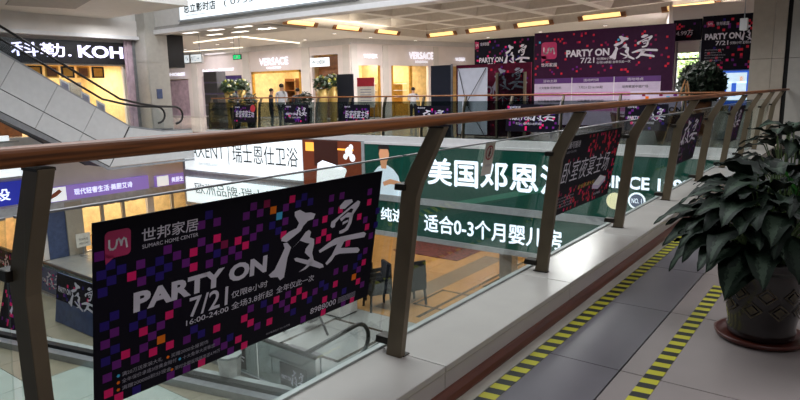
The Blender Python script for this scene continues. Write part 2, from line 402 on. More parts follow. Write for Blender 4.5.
def brush(fr, u0, u1, v0, v1, parent, m='print_silver', w=0.006):
    b = MB()
    for pts in BRUSH.values():
        n = len(pts); ar = sum(pts[i][0] * pts[(i + 1) % n][1] - pts[(i + 1) % n][0] * pts[i][1] for i in range(n))
        q = pts if ar > 0 else pts[::-1]
        b.face([fr.p(u0 + (u - BU0) / (BU1 - BU0) * (u1 - u0), v0 + (v - BV0) / (BV1 - BV0) * (v1 - v0), w) for u, v in q])
    return b.build('brush_lettering', m, parent)
SQM = ['print_P', 'print_M', 'print_B', 'print_O', 'print_C', 'print_R', 'print_D']
def squares_exact(fr, parent, w=0.003):
    h = 0.0150
    for k, l in SQUARES.items():
        for u, v in l:
            b = MB(); b.face([fr.p(u - h, v - h, w), fr.p(u + h, v - h, w), fr.p(u + h, v + h, w), fr.p(u - h, v + h, w)])
            b.build('printed_square', 'print_' + k, parent)
def squares_random(fr, W, H, cell, dens, parent, seed, w=0.003, keys='PMBMBPRM', avoid=None):
    r = random.Random(seed); b = MB(); h = cell / 2 * 0.98
    for i in range(1, int(W / cell)):
        for j in range(1, int(H / cell)):
            if r.random() > dens: continue
            k = r.choice(keys); u = i * cell; v = j * cell
            if avoid and any(a0 < u < a1 and c0 < v < c1 for a0, a1, c0, c1 in avoid): continue
            b.face([fr.p(u - h, v - h, w), fr.p(u + h, v - h, w), fr.p(u + h, v + h, w), fr.p(u - h, v + h, w)], 'PMBOCRD'.index(k))
    if not b.f: return None
    return b.build('printed_squares', SQM, parent, kind='stuff')
def round_rect(u0, u1, v0, v1, r, n=4):
    pts = []
    for (cu, cv, a0) in ((u1 - r, v1 - r, 0), (u0 + r, v1 - r, 90), (u0 + r, v0 + r, 180), (u1 - r, v0 + r, 270)):
        for i in range(n + 1):
            a = math.radians(a0 + 90 * i / n); pts.append((cu + r * math.cos(a), cv + r * math.sin(a)))
    return pts
def logo(fr, u0, u1, v0, v1, parent, w=0.005):
    """pink speech-bubble square with the white UM strokes"""
    s = u1 - u0; t = v1 - v0
    b = MB(); pts = round_rect(u0, u1, v0 + t * .12, v1, s * .18)
    b.face([fr.p(u, v, w) for u, v in pts])
    b.face([fr.p(u0, v0 + t * .3, w), fr.p(u0 + s * .03, v0 - t * .06, w), fr.p(u0 + s * .35, v0 + t * .13, w), fr.p(u0 + s * .3, v0 + t * .3, w)])
    o = b.build('logo', 'print_logo', parent)
    q = MB(); a = v0 + t * .40; hh = t * .30; th = s * .075
    def seg(p0, p1):
        (x0, y0), (x1, y1) = p0, p1; x0, x1 = u0 + s * x0, u0 + s * x1; y0, y1 = a + hh * y0, a + hh * y1
        L = math.hypot(x1 - x0, y1 - y0); ex, ey = (x1 - x0) / L * th / 2, (y1 - y0) / L * th / 2
        q.face([fr.p(x0 - ex + ey, y0 - ey - ex, w + .001), fr.p(x1 + ex + ey, y1 + ey - ex, w + .001), fr.p(x1 + ex - ey, y1 + ey + ex, w + .001), fr.p(x0 - ex - ey, y0 - ey + ex, w + .001)])
    line = [(.16, 1), (.16, .3), (.21, .05), (.30, 0), (.38, .1), (.43, .4), (.46, .9), (.52, 1), (.58, .8), (.62, .3), (.66, .8), (.72, 1), (.79, .85), (.82, .4), (.84, 0)]
    for p0, p1 in zip(line[:-1], line[1:]): seg(p0, p1)
    q.build('logo_stroke', 'print_white', o)
    return o
def circle(fr, u, v, r, w, mi, b, n=20):
    b.face([fr.p(u + r * math.cos(2 * math.pi * i / n), v + r * math.sin(2 * math.pi * i / n), w) for i in range(n)], mi)
def party(fr, W, H, parent, seed, small=True, k=1.0, avoid=None, dens=0.16, w=0.004, cell=None):
    """the printed event layout on a board of W x H: squares, logo, PARTY ON, brush characters, date"""
    sx = W / 1.333; sy = H / 0.627
    squares_random(fr, W, H, cell or 0.031 * min(sx, sy), dens, parent, seed, w=w * .5, avoid=avoid)
    logo(fr, .036 * sx, .118 * sx, .49 * sy, .593 * sy, parent, w=w)
    text(fr, '世邦家居', .154 * sx, .358 * sx, .536 * sy, .582 * sy, 'print_silver', parent, w=w, bold=.01)
    text(fr, 'PARTY ON', .13 * sx, .678 * sx, .302 * sy, .372 * sy, 'print_silver', parent, bold=.03, w=w)
    text(fr, '7/21', .33 * sx, .497 * sx, .218 * sy, .292 * sy, 'print_silver', parent, bold=.015, w=w)
    text(fr, '仅限8小时', .514 * sx, .69 * sx, .236 * sy, .263 * sy, 'print_silver', parent, w=w, bold=.01)
    text(fr, '全场3.8折起 全年仅此一次', .517 * sx, .95 * sx, .19 * sy, .217 * sy, 'print_silver', parent, w=w, bold=.01)
    brush(fr, .69 * sx, 1.275 * sx, .237 * sy, .527 * sy, parent, w=w * 1.5)

# ------------------------------------------------------------------ the near walkway
fl = sthing('floor', (8, 0, -0.3))
MB().box(-3, 17.6, -3.2, 1.56, -0.35, -0.012).build('slab', 'grout', fl)
k = -5
while 3.2 + 1.07 * k < 17.5:
    x0 = max(-3, 3.2 + 1.07 * k); x1 = min(17.58, 3.2 + 1.07 * (k + 1))
    for y0, y1, mm in ((0.945, 1.425, 'tile_dark'), (-0.12, 0.94, 'tile_pale'), (-1.18, -0.125, 'tile_pale'), (-2.24, -1.185, 'tile_pale'), (-3.2, -2.245, 'tile_pale')):
        if y1 < -1.2 and x1 < 4: continue
        bx(x0 + .003, x1 - .003, y0 + .002, y1 - .002, -0.012, 0).build('floor_tile', mm, fl)
    k += 1
bx(-3, 17.58, 1.428, 1.50, -0.012, 0.001).build('border_strip', 'strip_stone', fl)
for y0, y1, x0, x1, lab in ((1.338, 1.423, -2.0, 17.5, 'yellow and black hazard tape along the foot of the stone ledge'),
                            (0.735, 0.82, -1.5, 5.05, 'yellow and black hazard tape on pale tiles leading to the plant pot')):
    tag(bx(x0, x1, y0, y1, 0.0005, 0.002).build('hazard_tape', 'hazard_tape'), lab, 'floor tape', 'hazard tape strips')
# stone ledge with brown skirting
lg = sthing('ledge', (8, 1.7, 0))
MB().box(-3, 17.58, 1.55, 1.945, -0.35, 0.15).build('core', 'grout', lg)
xs = [-3, -0.8, 0.8, 2.39, 3.985, 5.58, 7.18, 8.78, 10.38, 11.98, 13.58, 15.18, 17.58]
for a, b in zip(xs[:-1], xs[1:]):
    m = MB(); m.box(a + .003, b - .003, 1.53, 1.955, 0.145, 0.18)
    m.build('coping_stone', 'ledge_stone', lg, bevel=0.004)
    bx(a + .003, b - .003, 1.535, 1.555, 0.04, 0.145).build('face_stone', 'ledge_stone_front', lg)
m = MB(); m.prism(F((0, 0, 0), (0, 1, 0), (0, 0, 1)), [(1.494, 0.001), (1.494, 0.012), (1.503, 0.035), (1.522, 0.056), (1.535, 0.06), (1.535, 0.001)], -3, 17.58)
m.build('skirting', 'brown_skirting', lg)
bx(-3, 17.58, 1.922, 1.955, 0.18, 0.192).build('glass_channel', 'channel', lg)
m = bx(-3, 17.58, 1.955, 1.975, -0.7, 0.170); m.build('outer_fascia', 'trim_white', lg)

# ------------------------------------------------------------------ near balustrade
POSTX = [0.64 + 1.745 * i for i in range(-1, 10)]
POSTX[1] = 0.66
gb = thing('glass_balustrade', 'near bronze-post glass balustrade with a brown wooden handrail along the walkway', 'railing', (8, 1.83, 0.18))
def rail_prof(cy, zt):
    pts = []
    for i in range(20):
        a = 2 * math.pi * i / 20; s = math.sin(a); c = math.cos(a)
        pts.append((cy + 0.038 * abs(c) ** .6 * (1 if c > 0 else -1), zt - 0.025 + 0.025 * abs(s) ** .7 * (1 if s > 0 else -1)))
    return pts
FYZ = F((0, 0, 0), (0, 1, 0), (0, 0, 1))   # u = Y, v = Z, w = X
m = MB(); m.prism(FYZ, rail_prof(1.56, 1.391), -3.0, 17.5); m.build('handrail', 'rail_wood', gb)
post_prof = [(1.765, .18), (1.855, .18), (1.764, 1.02), (1.738, 1.085), (1.595, 1.335), (1.515, 1.335), (1.650, 1.07), (1.674, 1.0)]
for x in POSTX:
    pm = MB().prism(FYZ, post_prof, x - .020, x + .020)
    if abs(x - .66) < .01 or abs(x - 2.385) < .01:       # the two nearest posts stand slightly out of plumb
        for v in pm.v: v.x += (.035 if x < 1 else -.03) * max(0, 1.03 - v.z) / .85
    p = pm.build('post', 'bronze', gb, bevel=0.003)
    bx(x - .024, x + .024, 1.76, 1.865, .18, .186).build('base_plate', 'bronze_dark', p)
    bx(x - .022, x + .022, 1.52, 1.60, 1.33, 1.338).build('saddle', 'bronze_dark', p)
    MB().prism(FYZ, [(1.735, 1.03), (1.795, 1.03), (1.79, 1.062), (1.73, 1.062)], x - .036, x + .036).build('glass_clamp', 'bronze_dark', p, bevel=.004)
    MB().prism(FYZ, [(1.84, .225), (1.938, .225), (1.93, .265), (1.84, .265)], x - .036, x + .036).build('glass_clamp', 'bronze_dark', p, bevel=.004)
def gl_y(z): return 1.93 - .18 * (z - .18)
for a, b in zip(POSTX[:-1], POSTX[1:]):
    z0, z1 = .19, 1.19
    pr = [(gl_y(z0) + .006, z0), (gl_y(z0) + .018, z0), (gl_y(z1) + .018, z1), (gl_y(z1) + .006, z1)]
    g = MB().prism(FYZ, pr, a + .012, b - .012).build('glass_panel', 'rail_glass', gb)
    pe = [(gl_y(z1) + .004, z1), (gl_y(z1) + .02, z1), (gl_y(z1) + .02, z1 + .006), (gl_y(z1) + .004, z1 + .006)]
    MB().prism(FYZ, pe, a + .012, b - .012).build('glass_edge', 'steel', g)

def glass_frame(u0, v0=.525): return F((u0, gl_y(v0), v0), (1, 0, 0), (0, -.18, 1))
# big banner nearest to the camera
BW, BH = 1.345, .627
fr = glass_frame(.868)
bn = thing('event_banner', 'largest black party banner with pink squares, nearest on the glass railing', 'banner', fr.p(BW / 2, 0, 0), 'event banners on the near railing')
MB().fbox(fr, 0, BW, 0, BH, .001, .004).build('sheet', 'banner_black', bn)
squares_exact(fr, bn, .0048)
logo(fr, .036, .118, .495, .593, bn, .0056)
PS = 'print_silver'
text(fr, '世邦家居', .154, .358, .536, .58, PS, bn, .012, .0058)
text(fr, 'SUMARC HOME CENTER', .156, .36, .514, .527, PS, bn, 0, .0058)
text(fr, 'PARTY ON', .128, .678, .301, .372, PS, bn, .048, .0058)
text(fr, '7/21', .335, .498, .216, .292, PS, bn, .012, .0058)
text(fr, '16:00-24:00', .324, .504, .189, .209, PS, bn, .006, .0058)
text(fr, '仅限8小时', .514, .688, .236, .263, PS, bn, .006, .0058)
text(fr, '全场3.8折起', .517, .719, .188, .217, PS, bn, .006, .0058)
text(fr, '全年仅此一次', .738, .95, .19, .219, PS, bn, .006, .0058)
text(fr, '8988000', .948, 1.11, .03, .057, PS, bn, 0, .0058)
brush(fr, BU0, BU1, BV0, BV1, bn, w=.0062)
for t, u0, u1, v, c in (('满20万送家装大礼', .09, .235, .096, 'C'), ('全年保价承诺3倍黄金赔付', .09, .29, .071, 'O'), ('满赠200000积分现金', .09, .27, .045, 'O'),
                        ('买赠2000全屋窗饰', .268, .42, .094, 'O'), ('十大免单大奖等您', .315, .45, .068, 'C'), ('限时全额返现最高返4.99万', .285, .475, .038, 'O')):
    text(fr, t, u0, u1, v - .008, v + .008, 'print_grey', bn, 0, .0058, name='small_print')
    b = MB(); circle(fr, u0 - .012, v, .006, .0058, 0, b, 6); b.build('bullet', 'print_' + c, bn)
text(fr, '世邦集团冠名 设计大奖赛', .70, .83, .018, .026, 'print_grey', bn, 0, .0058, name='small_print')
b = MB()
for i in range(5): b.fbox(fr, 1.125, 1.245, .028 + i * .006, .030 + i * .006, .0052, .0058)
b.build('small_print', 'print_grey', bn)

def near_banner(u0, label, seed, lines):
    fr = glass_frame(u0)
    t = thing('event_banner', label, 'banner', fr.p(BW / 2, 0, 0), 'event banners on the near railing')
    MB().fbox(fr, 0, BW, 0, BH, .001, .004).build('sheet', 'banner_black', t)
    return fr, t
fr, t = near_banner(4.35, 'black banner with red specks and a mattress picture on the glass railing', 3, None)
squares_random(fr, BW, BH, .024, .2, t, 5, .0046, 'DDDDDPR', avoid=((.05, 1.2, .2, .42), (0, .55, .45, .63)))
text(fr, 'IPE斯可丽诗', .06, .36, .53, .585, PS, t, .01, .0056)
text(fr, 'SLEEP CENTER', .10, .30, .495, .512, 'print_grey', t, 0, .0056)
text(fr, '卧室夜宴主场', .10, 1.15, .255, .43, PS, t, -.004, .0056, shear=.12)
text(fr, '全屋满减大奖', .50, .88, .165, .2, 'print_gold', t, 0, .0056, shear=.2)
b = MB(); b.prism(fr, [(.86, .155), (1.02, .13), (1.17, .19), (1.01, .225)], .0046, .0058); b.build('mattress_print', 'print_white', t)
b = MB(); b.prism(fr, [(.86, .155), (1.02, .13), (1.02, .095), (.86, .12)], .0046, .0057); b.prism(fr, [(1.02, .13), (1.17, .19), (1.17, .155), (1.02, .095)], .0046, .0057); b.build('mattress_side_print', 'print_lilac', t)
for i, v in enumerate((.06, .085, .11, .135)):
    text(fr, '满额立减床垫免费送', .06, .44, v - .007, v + .007, 'print_grey', t, 0, .0056, name='small_print')
text(fr, '0755-8988000', .93, 1.1, .05, .07, PS, t, 0, .0056)
for u0, lab, sd in ((7.84, 'dark party banner on the railing behind the drooping plant leaves', 11), (11.33, 'small far dark party banner near the column end of the railing', 12)):
    fr, t = near_banner(u0, lab, sd, None)
    squares_random(fr, BW, BH, .03, .13, t, sd, .0046, 'MMBRM')
    brush(fr, .35, 1.2, .25, .56, t, w=.0058)
    text(fr, 'PARTY ON', .1, .55, .25, .31, PS, t, .03, .0056); text(fr, '7/21', .2, .4, .17, .23, PS, t, .01, .0056)
    text(fr, '全场3.8折起', .1, .6, .11, .14, 'print_grey', t, 0, .0056)
# paper notice stuck to the second glass panel
fr = F((3.17, gl_y(1.0), 1.0), (1, 0, 0), (0, -.18, 1))
t = thing('warning_notice', 'white paper notice with red prohibition circle taped on the glass', 'notice', fr.p(.06, 0, 0))
MB().fbox(fr, 0, .118, 0, .195, .001, .0022).build('sheet', 'paper', t)
b = MB(); n = 24
for i in range(n):
    a0, a1 = 2 * math.pi * i / n, 2 * math.pi * (i + 1) / n
    b.face([fr.p(.059 + r * math.cos(a), .135 + r * math.sin(a), .003) for r, a in ((.036, a0), (.044, a0), (.044, a1), (.036, a1))])
b.fbox(fr, .056, .062, .095, .175, .0026, .003)
ring = b.build('prohibition_ring', 'red_poster', t)
b = MB(); circle(fr, .066, .156, .008, .0026, 0, b, 10); b.prism(fr, [(.045, .11), (.055, .145), (.07, .148), (.078, .13), (.068, .125), (.075, .108), (.06, .118)], .0023, .0026); b.build('figure_print', 'print_black', t)
text(fr, '请勿倚靠', .03, .09, .05, .065, 'print_grey', t, 0, .003)

# ------------------------------------------------------------------ column at the end of the walkway, ceiling and rear wall of the walkway
cl = sthing('column', (18.1, 1, 0))
MB().box(17.66, 18.7, -1.2, 2.38, 0, 4.6).build('core', 'dark_gap', cl)
for z0, z1 in ((0.0, 2.095), (2.105, 4.6)):
    bx(17.6, 18.7, 1.96, 2.42, z0, z1).build('cladding_panel', 'column_beige', cl)
    bx(17.6, 17.7, 1.70, 1.953, z0, z1).build('cladding_panel', 'column_beige', cl)
    bx(17.57, 17.7, -1.2, 1.60, z0, z1).build('cladding_panel', 'column_grey', cl)
struct(bx(-3, 18.7, -3.4, 2.1, 4.5, 4.9).build('ceiling_walkway', 'ceiling_grey'))
struct(bx(-3, 18.7, -3.4, -3.2, -0.35, 4.5).build('wall_rear', 'column_grey'))
# small hanging lantern box beside the column
t = thing('hanging_lamp', 'small pale box lamp hanging beside the beige column', 'lamp', (16.9, 2.5, 3.0))
bx(16.82, 16.98, 2.42, 2.58, 2.75, 3.02).build('lamp_box', 'trim_white', t, bevel=.01)
MB().tube([(16.9, 2.5, 3.02), (16.9, 2.5, 4.5)], .012, 6).build('rod', 'steel', t)

# ------------------------------------------------------------------ potted plant by the walkway
PX, PY = 4.12, .40
pl = thing('potted_plant', 'large silver-green leafy plant in a dark glazed pot on the walkway', 'plant', (PX, PY, 0))
m = MB(); m.smooth = True; m.lathe((PX, PY, 0.001), [(.21, 0), (.24, .012), (.25, .035), (.238, .037), (.21, .022), (.05, .02)], 36); m.build('saucer', 'saucer', pl)
m = MB(); m.smooth = True
m.lathe((PX, PY, 0.024), [(0.158, 0.0), (0.178, 0.01), (0.184, 0.05), (0.178, 0.075), (0.189, 0.13), (0.203, 0.25), (0.207, 0.34), (0.202, 0.385), (0.209, 0.4), (0.209, 0.415), (0.201, 0.425), (0.209, 0.44), (0.217, 0.465), (0.217, 0.485), (0.195, 0.487), (0.187, 0.45)], 40)
pot = m.build('pot', 'pot_glaze', pl)
def on_pot(a, z, r): return Vector((PX + r * math.cos(a), PY + r * math.sin(a), z))
for ring_z, off in ((.20, 0), (.29, .5)):
    for i in range(9):
        a = 2 * math.pi * (i + off) / 9 - 2.6
        b = MB(); rr = .200 + (ring_z - .15) * .06
        for s0, s1 in ((.05, .039), (.027, .0)):
            pts = [(0, s0), (-s0 * 1.15, 0), (0, -s0), (s0 * 1.15, 0)]; ins = [(0, s1), (-s1 * 1.15, 0), (0, -s1), (s1 * 1.15, 0)]
            for q in range(4):
                q2 = (q + 1) % 4
                b.face([on_pot(a + p[0] / rr, ring_z + .024 + p[1], rr + .004) for p in (pts[q], ins[q], ins[q2], pts[q2])])
        b.build('relief_motif', 'pot_motif', pot)
m = MB(); m.lathe((PX, PY, .44), [(.187, 0), (.12, .012), (.01, .015)], 24); m.build('soil', 'soil', pl)
def leaf_mesh(name, L, W, droop, fold, mm):
    me = bpy.data.meshes.new(name); n = 9; vs = []; fs = []; uvs = []
    x = 0; z = 0; th = 0.25
    for i in range(n + 1):
        t = i / n
        wd = W * (math.sin(math.pi * min(1, t * 1.02) ** .78) ** .9) * (1 - .15 * t) if 0 < t < 1 else 0.001
        for s in (-1, -.5, 0, .5, 1):
            ripple = .012 * math.sin(t * 17 + s * 2) * abs(s)
            vs.append((x, s * wd, z + abs(s) * wd * fold + ripple)); uvs.append((s, t))
        th -= droop / n; x += L / n * math.cos(th); z += L / n * math.sin(th)
    for i in range(n):
        for k in range(4): fs.append((i * 5 + k, (i + 1) * 5 + k, (i + 1) * 5 + k + 1, i * 5 + k + 1))
    me.from_pydata(vs, [], fs); uvl = me.uv_layers.new(name='UVMap')
    for lp in me.loops: uvl.data[lp.index].uv = uvs[lp.vertex_index]
    me.materials.append(MATS[mm]); me.polygons.foreach_set('use_smooth', [True] * len(me.polygons)); me.update()
    return me
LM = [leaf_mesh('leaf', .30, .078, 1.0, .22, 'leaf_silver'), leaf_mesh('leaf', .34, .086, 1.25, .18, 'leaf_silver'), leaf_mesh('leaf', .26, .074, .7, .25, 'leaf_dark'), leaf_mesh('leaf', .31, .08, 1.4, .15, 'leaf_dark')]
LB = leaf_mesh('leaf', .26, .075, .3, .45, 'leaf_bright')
rl = random.Random(21)
def grow(pl, PX, PY, N, z0, htop, drop, rmax, extra, bright):
    stems = MB()
    def add_leaf(me, az, el, root, tip, scale=1.0, roll=0.0):
        root = Vector(root); tip = Vector(tip)
        mid = (root + tip) / 2 + Vector((0, 0, .06))
        stems.tube([root, mid, tip], [.008, .006, .005], 5, caps=False)
        o = bpy.data.objects.new('leaf', me); COL.objects.link(o); o.parent = pl
        o.location = tip - Vector((PX, PY, 0)); o.rotation_euler = Euler((roll, -el, az), 'XYZ'); o.scale = (scale,) * 3
    for i in range(N):
        t = i / N; az = i * 2.39996 + rl.uniform(-.2, .2)
        rad = .06 + rmax * t ** .8 + rl.uniform(-.05, .04); h = htop - drop * t + rl.uniform(-.07, .05)
        add_leaf(LM[i % 4], az, .5 - .65 * t + rl.uniform(-.25, .2), (PX + .07 * math.cos(az), PY + .07 * math.sin(az), z0),
                 (PX + rad * math.cos(az), PY + rad * math.sin(az), h), rl.uniform(.85, 1.12), rl.uniform(-.4, .4))
    for az, rad, h, el in extra:
        add_leaf(LM[rl.randrange(2)], az, el, (PX + .06 * math.cos(az), PY + .06 * math.sin(az), z0), (PX + rad * math.cos(az), PY + rad * math.sin(az), h), 1.15, rl.uniform(-.35, .35))
    for az, dx, dy, h, el, sc in bright:
        add_leaf(LB, az, el, (PX, PY, z0), (PX + dx, PY + dy, h), sc, .2)
    stems.smooth = True; stems.build('stems', 'petiole', pl, kind='stuff')
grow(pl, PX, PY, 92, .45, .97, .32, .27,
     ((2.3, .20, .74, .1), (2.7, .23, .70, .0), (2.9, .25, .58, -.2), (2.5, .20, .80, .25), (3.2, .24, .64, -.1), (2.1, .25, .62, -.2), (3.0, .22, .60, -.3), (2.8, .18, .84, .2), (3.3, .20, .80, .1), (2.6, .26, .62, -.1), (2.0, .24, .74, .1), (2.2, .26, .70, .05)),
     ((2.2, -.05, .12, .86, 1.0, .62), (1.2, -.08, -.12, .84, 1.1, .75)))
# a second plant of the same kind farther along the walkway
p2 = thing('potted_plant', 'smaller dark leafy plant standing behind the large glazed pot', 'plant', (6.7, .52, 0))
m = MB(); m.smooth = True; m.lathe((6.7, .52, 0.001), [(.16, 0), (.18, .01), (.2, .4), (.22, .42), (.22, .46), (.19, .46), (.17, .4)], 28); m.build('pot', 'pot_glaze', p2)
m = MB(); m.lathe((6.7, .52, .41), [(.17, 0), (.1, .012), (.01, .015)], 18); m.build('soil', 'soil', p2)
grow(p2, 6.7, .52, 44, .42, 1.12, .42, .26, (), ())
# ------------------------------------------------------------------ far gallery: slab, ledge and balustrade
fg = sthing('floor_gallery', (26, 14, -0.3))
bx(15.5, 40, -1.2, 46, -0.35, -0.01).build('slab', 'grout', fg)
bx(15.5, 40, -1.2, 46, -0.01, 0).build('paving', 'floor_gallery', fg)
bx(-3, 15.5, 24.3, 34, -0.35, 0).build('side_paving', 'floor_gallery', fg)
bx(15.42, 15.75, 2.05, 21.2, -0.09, 0.10).build('ledge', 'trim_white', fg)
bx(-3, 15.5, 24.22, 24.30, -0.55, 0.1).build('side_ledge', 'trim_white', fg)
fb = thing('glass_balustrade', 'far glass balustrade with thin brown handrail across the atrium', 'railing', (15.65, 11, 0.1))
FXZ = F((0, 0, 0), (1, 0, 0), (0, 0, 1))   # u = X, v = Z, w = -Y
m = MB(); m.prism(FXZ, [(15.80 + 0.04 * math.cos(a), 1.325 + .025 * math.sin(a)) for a in [2 * math.pi * i / 10 for i in range(10)]], -21.2, -2.1); m.build('handrail', 'rail_wood', fb)
ys = [19.69 - 1.475 * i for i in range(-1, 13)]
for y in ys:
    if y < 2.0: continue
    MB().prism(FXZ, [(15.56, .1), (15.66, .1), (15.72, .95), (15.84, 1.3), (15.76, 1.3), (15.63, .98)], -y - .024, -y + .024).build('post', 'bronze', fb)
for a, b in zip(ys[:-1], ys[1:]):
    if b < 1.9: continue
    g = MB().prism(FXZ, [(15.53, .1), (15.542, .1), (15.625, 1.17), (15.613, 1.17)], -a + .02, -b - .02).build('glass_panel', 'far_glass', fb)
def far_poster(yl, yr, z0, z1, label, seed, style=0):
    fr = F((15.50 + .08 * z0, yl, z0), (0, -1, 0), (.08, 0, 1)); W = yl - yr; H = z1 - z0
    t = thing('railing_poster', label, 'poster', fr.p(W / 2, 0, 0), 'posters on the far railing')
    MB().fbox(fr, 0, W, 0, H, .002, .008).build('sheet', 'banner_black', t)
    squares_random(fr, W, H, .06, .2, t, seed, .010, 'MMBPM')
    if style == 0:
        brush(fr, W * .15, W * .9, H * .3, H * .8, t, w=.014)
    elif style == 1:
        text(fr, 'PARTY ON', W * .08, W * .5, H * .42, H * .55, 'print_silver', t, .03, .014); brush(fr, W * .5, W * .95, H * .38, H * .85, t, w=.014)
        text(fr, '7/21 全场3.8折起', W * .2, W * .7, H * .25, H * .34, 'print_silver', t, .01, .014)
    else:
        text(fr, '卧室夜宴主场', W * .1, W * .95, H * .3, H * .7, 'print_silver', t, .0, .014, shear=.1)
    text(fr, '世邦家居', W * .06, W * .28, H * .85, H * .93, 'print_silver', t, .01, .014)
    return t
t = far_poster(19.55, 18.33, .42, 1.06, 'dark poster with a red dot on the far railing', 1, 2)
b = MB(); fr = F((15.50 + .08 * .42, 19.55, .42), (0, -1, 0), (.08, 0, 1)); circle(fr, 1.10, .52, .14, .016, 0, b, 14); b.build('red_dot', 'red_poster', t)
far_poster(16.75, 15.55, .45, 1.08, 'dark party poster on far railing below the people', 2, 1)
far_poster(13.95, 12.8, .45, 1.08, 'dark calligraphy poster on far railing below the red stand', 3, 2)
far_poster(11.0, 9.75, .45, 1.04, 'dark poster on far railing below the black board', 4, 0)
far_poster(7.95, 6.45, .35, 1.08, 'purple party poster on far railing before the big backdrop', 5, 1)
far_poster(4.75, 3.75, .45, 1.08, 'party poster on far railing near its right end', 6, 1)

# ------------------------------------------------------------------ illuminated fascia signs below the far railing
sx = 15.4; fr = FX(sx)
MBK = MB().box(15.46, 15.5, 2.0, 23.0, -3.1, -0.09); struct(MBK.build('wall_fascia', 'sign_frame'))
t = thing('axent_sign', 'white illuminated bathroom brand sign with dark lettering under far railing', 'sign', (15.43, 19.25, -1.6))
MB().fbox(fr, -22.75, -15.82, -1.58, -.15, -.05, 0).build('light_box', 'box_white', t)
MB().fbox(fr, -22.8, -15.78, -1.66, -1.58, -.05, .03).build('bottom_frame', 'sign_frame', t)
text(fr, 'AXENT', -22.25, -20.1, -1.03, -.48, 'text_dark', t, -.005, .01)
text(fr, 'SWITZERLAND', -21.8, -20.5, -1.34, -1.24, 'text_faint', t, 0, .01)
MB().fbox(fr, -19.86, -19.83, -1.25, -.3, 0, .01).build('divider', 'text_grey', t)
text(fr, '瑞士恩仕卫浴', -19.6, -16.0, -1.12, -.42, 'text_dark', t, 0, .01)
t = thing('lower_axent_sign', 'lower white illuminated strip sign with slanted grey lettering', 'sign', (15.43, 18, -2.9))
MB().fbox(fr, -22.8, -13.1, -2.95, -1.90, -.05, 0).build('light_box', 'box_white', t)
text(fr, '欧洲品牌·瑞士恩仕卫浴', -22.1, -15.0, -2.55, -2.08, 'text_grey', t, 0, .01, shear=-.2)
t = thing('bathroom_photo_sign', 'backlit brown bathroom photograph with a white basin on the fascia', 'sign', (15.43, 14.4, -1.75))
MB().fbox(fr, -15.75, -13.05, -1.75, -.12, -.05, 0).build('panel', 'photo_brown', t)
b = MB(); b.prism(fr, [(-15.15, -1.75), (-15.05, -.92), (-14.8, -.80), (-13.75, -1.02), (-13.72, -1.1), (-14.05, -1.75)], .001, .008); b.build('basin_print', 'photo_white', t)
b = MB(); b.prism(fr, [(-15.05, -.92), (-14.8, -.80), (-13.75, -1.02), (-14.0, -1.08)], .008, .012); b.build('basin_rim_print', 'sign_white', t)
b = MB(); b.fbox(fr, -15.6, -15.2, -.5, -.2, .001, .006); b.build('lamp_print', 'photo_amber', t)
b = MB(); b.fbox(fr, -15.2, -14.1, -1.0, -.12, .0005, .003); b.build('dark_print', 'photo_dark', t)
b = MB()
for u, v, r in ((-13.6, -.45, .16), (-13.45, -.65, .13), (-13.75, -.62, .10), (-13.5, -.3, .1)): circle(fr, u, v, r, .006 + r * .01, 0, b, 10)
b.build('orchid_print', 'photo_white', t)
b = MB(); b.fbox(fr, -14.1, -13.4, -.42, -.36, .003, .005); b.build('shelf_print', 'photo_amber', t)
t = thing('green_sign', 'dark green illuminated shop sign with large white Chinese characters', 'sign', (15.43, 7.5, -1.75))
MB().fbox(fr, -13.05, -12.92, -1.75, -.10, -.05, .02).build('side_frame', 'sign_frame', t)
MB().fbox(fr, -12.92, -2.1, -1.75, -.16, -.05, 0).build('panel', 'sign_green', t)
MB().fbox(fr, -12.92, -2.1, -.16, -.09, -.05, .02).build('top_frame', 'trim_white', t)
MB().fbox(fr, -12.92, -2.1, -1.95, -1.75, -.05, .04).build('bottom_frame', 'sign_frame', t)
text(fr, '美国邓恩洁', -10.45, -6.0, -1.28, -.50, 'letter_white', t, .035, .012)
text(fr, 'SINCE 1992', -5.15, -3.1, -.98, -.66, 'letter_white', t, .03, .012)
for yb, zb, mm, inner in ((4.85, -1.30, 'badge_cream', None), (4.32, -1.25, 'sign_white', 'NO. 1'), (3.75, -1.25, 'sign_white', 'A')):
    b = MB(); circle(fr, -yb, zb, .21, .006, 0, b); o = b.build('badge', mm, t)
    b = MB(); circle(fr, -yb, zb, .165, .009, 0, b); o2 = b.build('badge_center', 'badge_blue' if inner else 'badge_cream', o)
    if inner: text(fr, inner, -yb - .12, -yb + .12, zb - .06, zb + .06, 'letter_white', o, .01, .013)
b = MB(); circle(fr, -10.75, -.62, .13, .006, 0, b, 12); circle(fr, -10.62, -.82, .10, .007, 0, b, 12); b.build('leaf_emblem', 'badge_orange', t)
text(fr, 'DE', -10.85, -10.55, -1.2, -1.02, 'letter_white', t, .01, .012)
b = MB(); b.prism(fr, [(-9.5, -1.75), (-6.2, -.95), (-6.0, -1.05), (-8.9, -1.75)], .001, .003); b.build('leaf_print', 'sign_green_light', t)
b = MB(); b.prism(fr, [(-12.75, -1.75), (-12.62, -1.12), (-12.38, -.88), (-12.2, -.80), (-12.02, -.80), (-11.78, -.92), (-11.58, -1.12), (-11.4, -1.75)], .001, .006); sh = b.build('man_print_shirt', 'photo_shirt', t)
b = MB(); b.prism(fr, [(-12.24, -.92), (-12.30, -.62), (-12.33, -.45), (-12.27, -.28), (-12.1, -.24), (-11.96, -.30), (-11.92, -.46), (-11.95, -.6), (-12.02, -.7), (-12.04, -.92)], .006, .009); b.build('man_print_face', 'photo_skin', t)
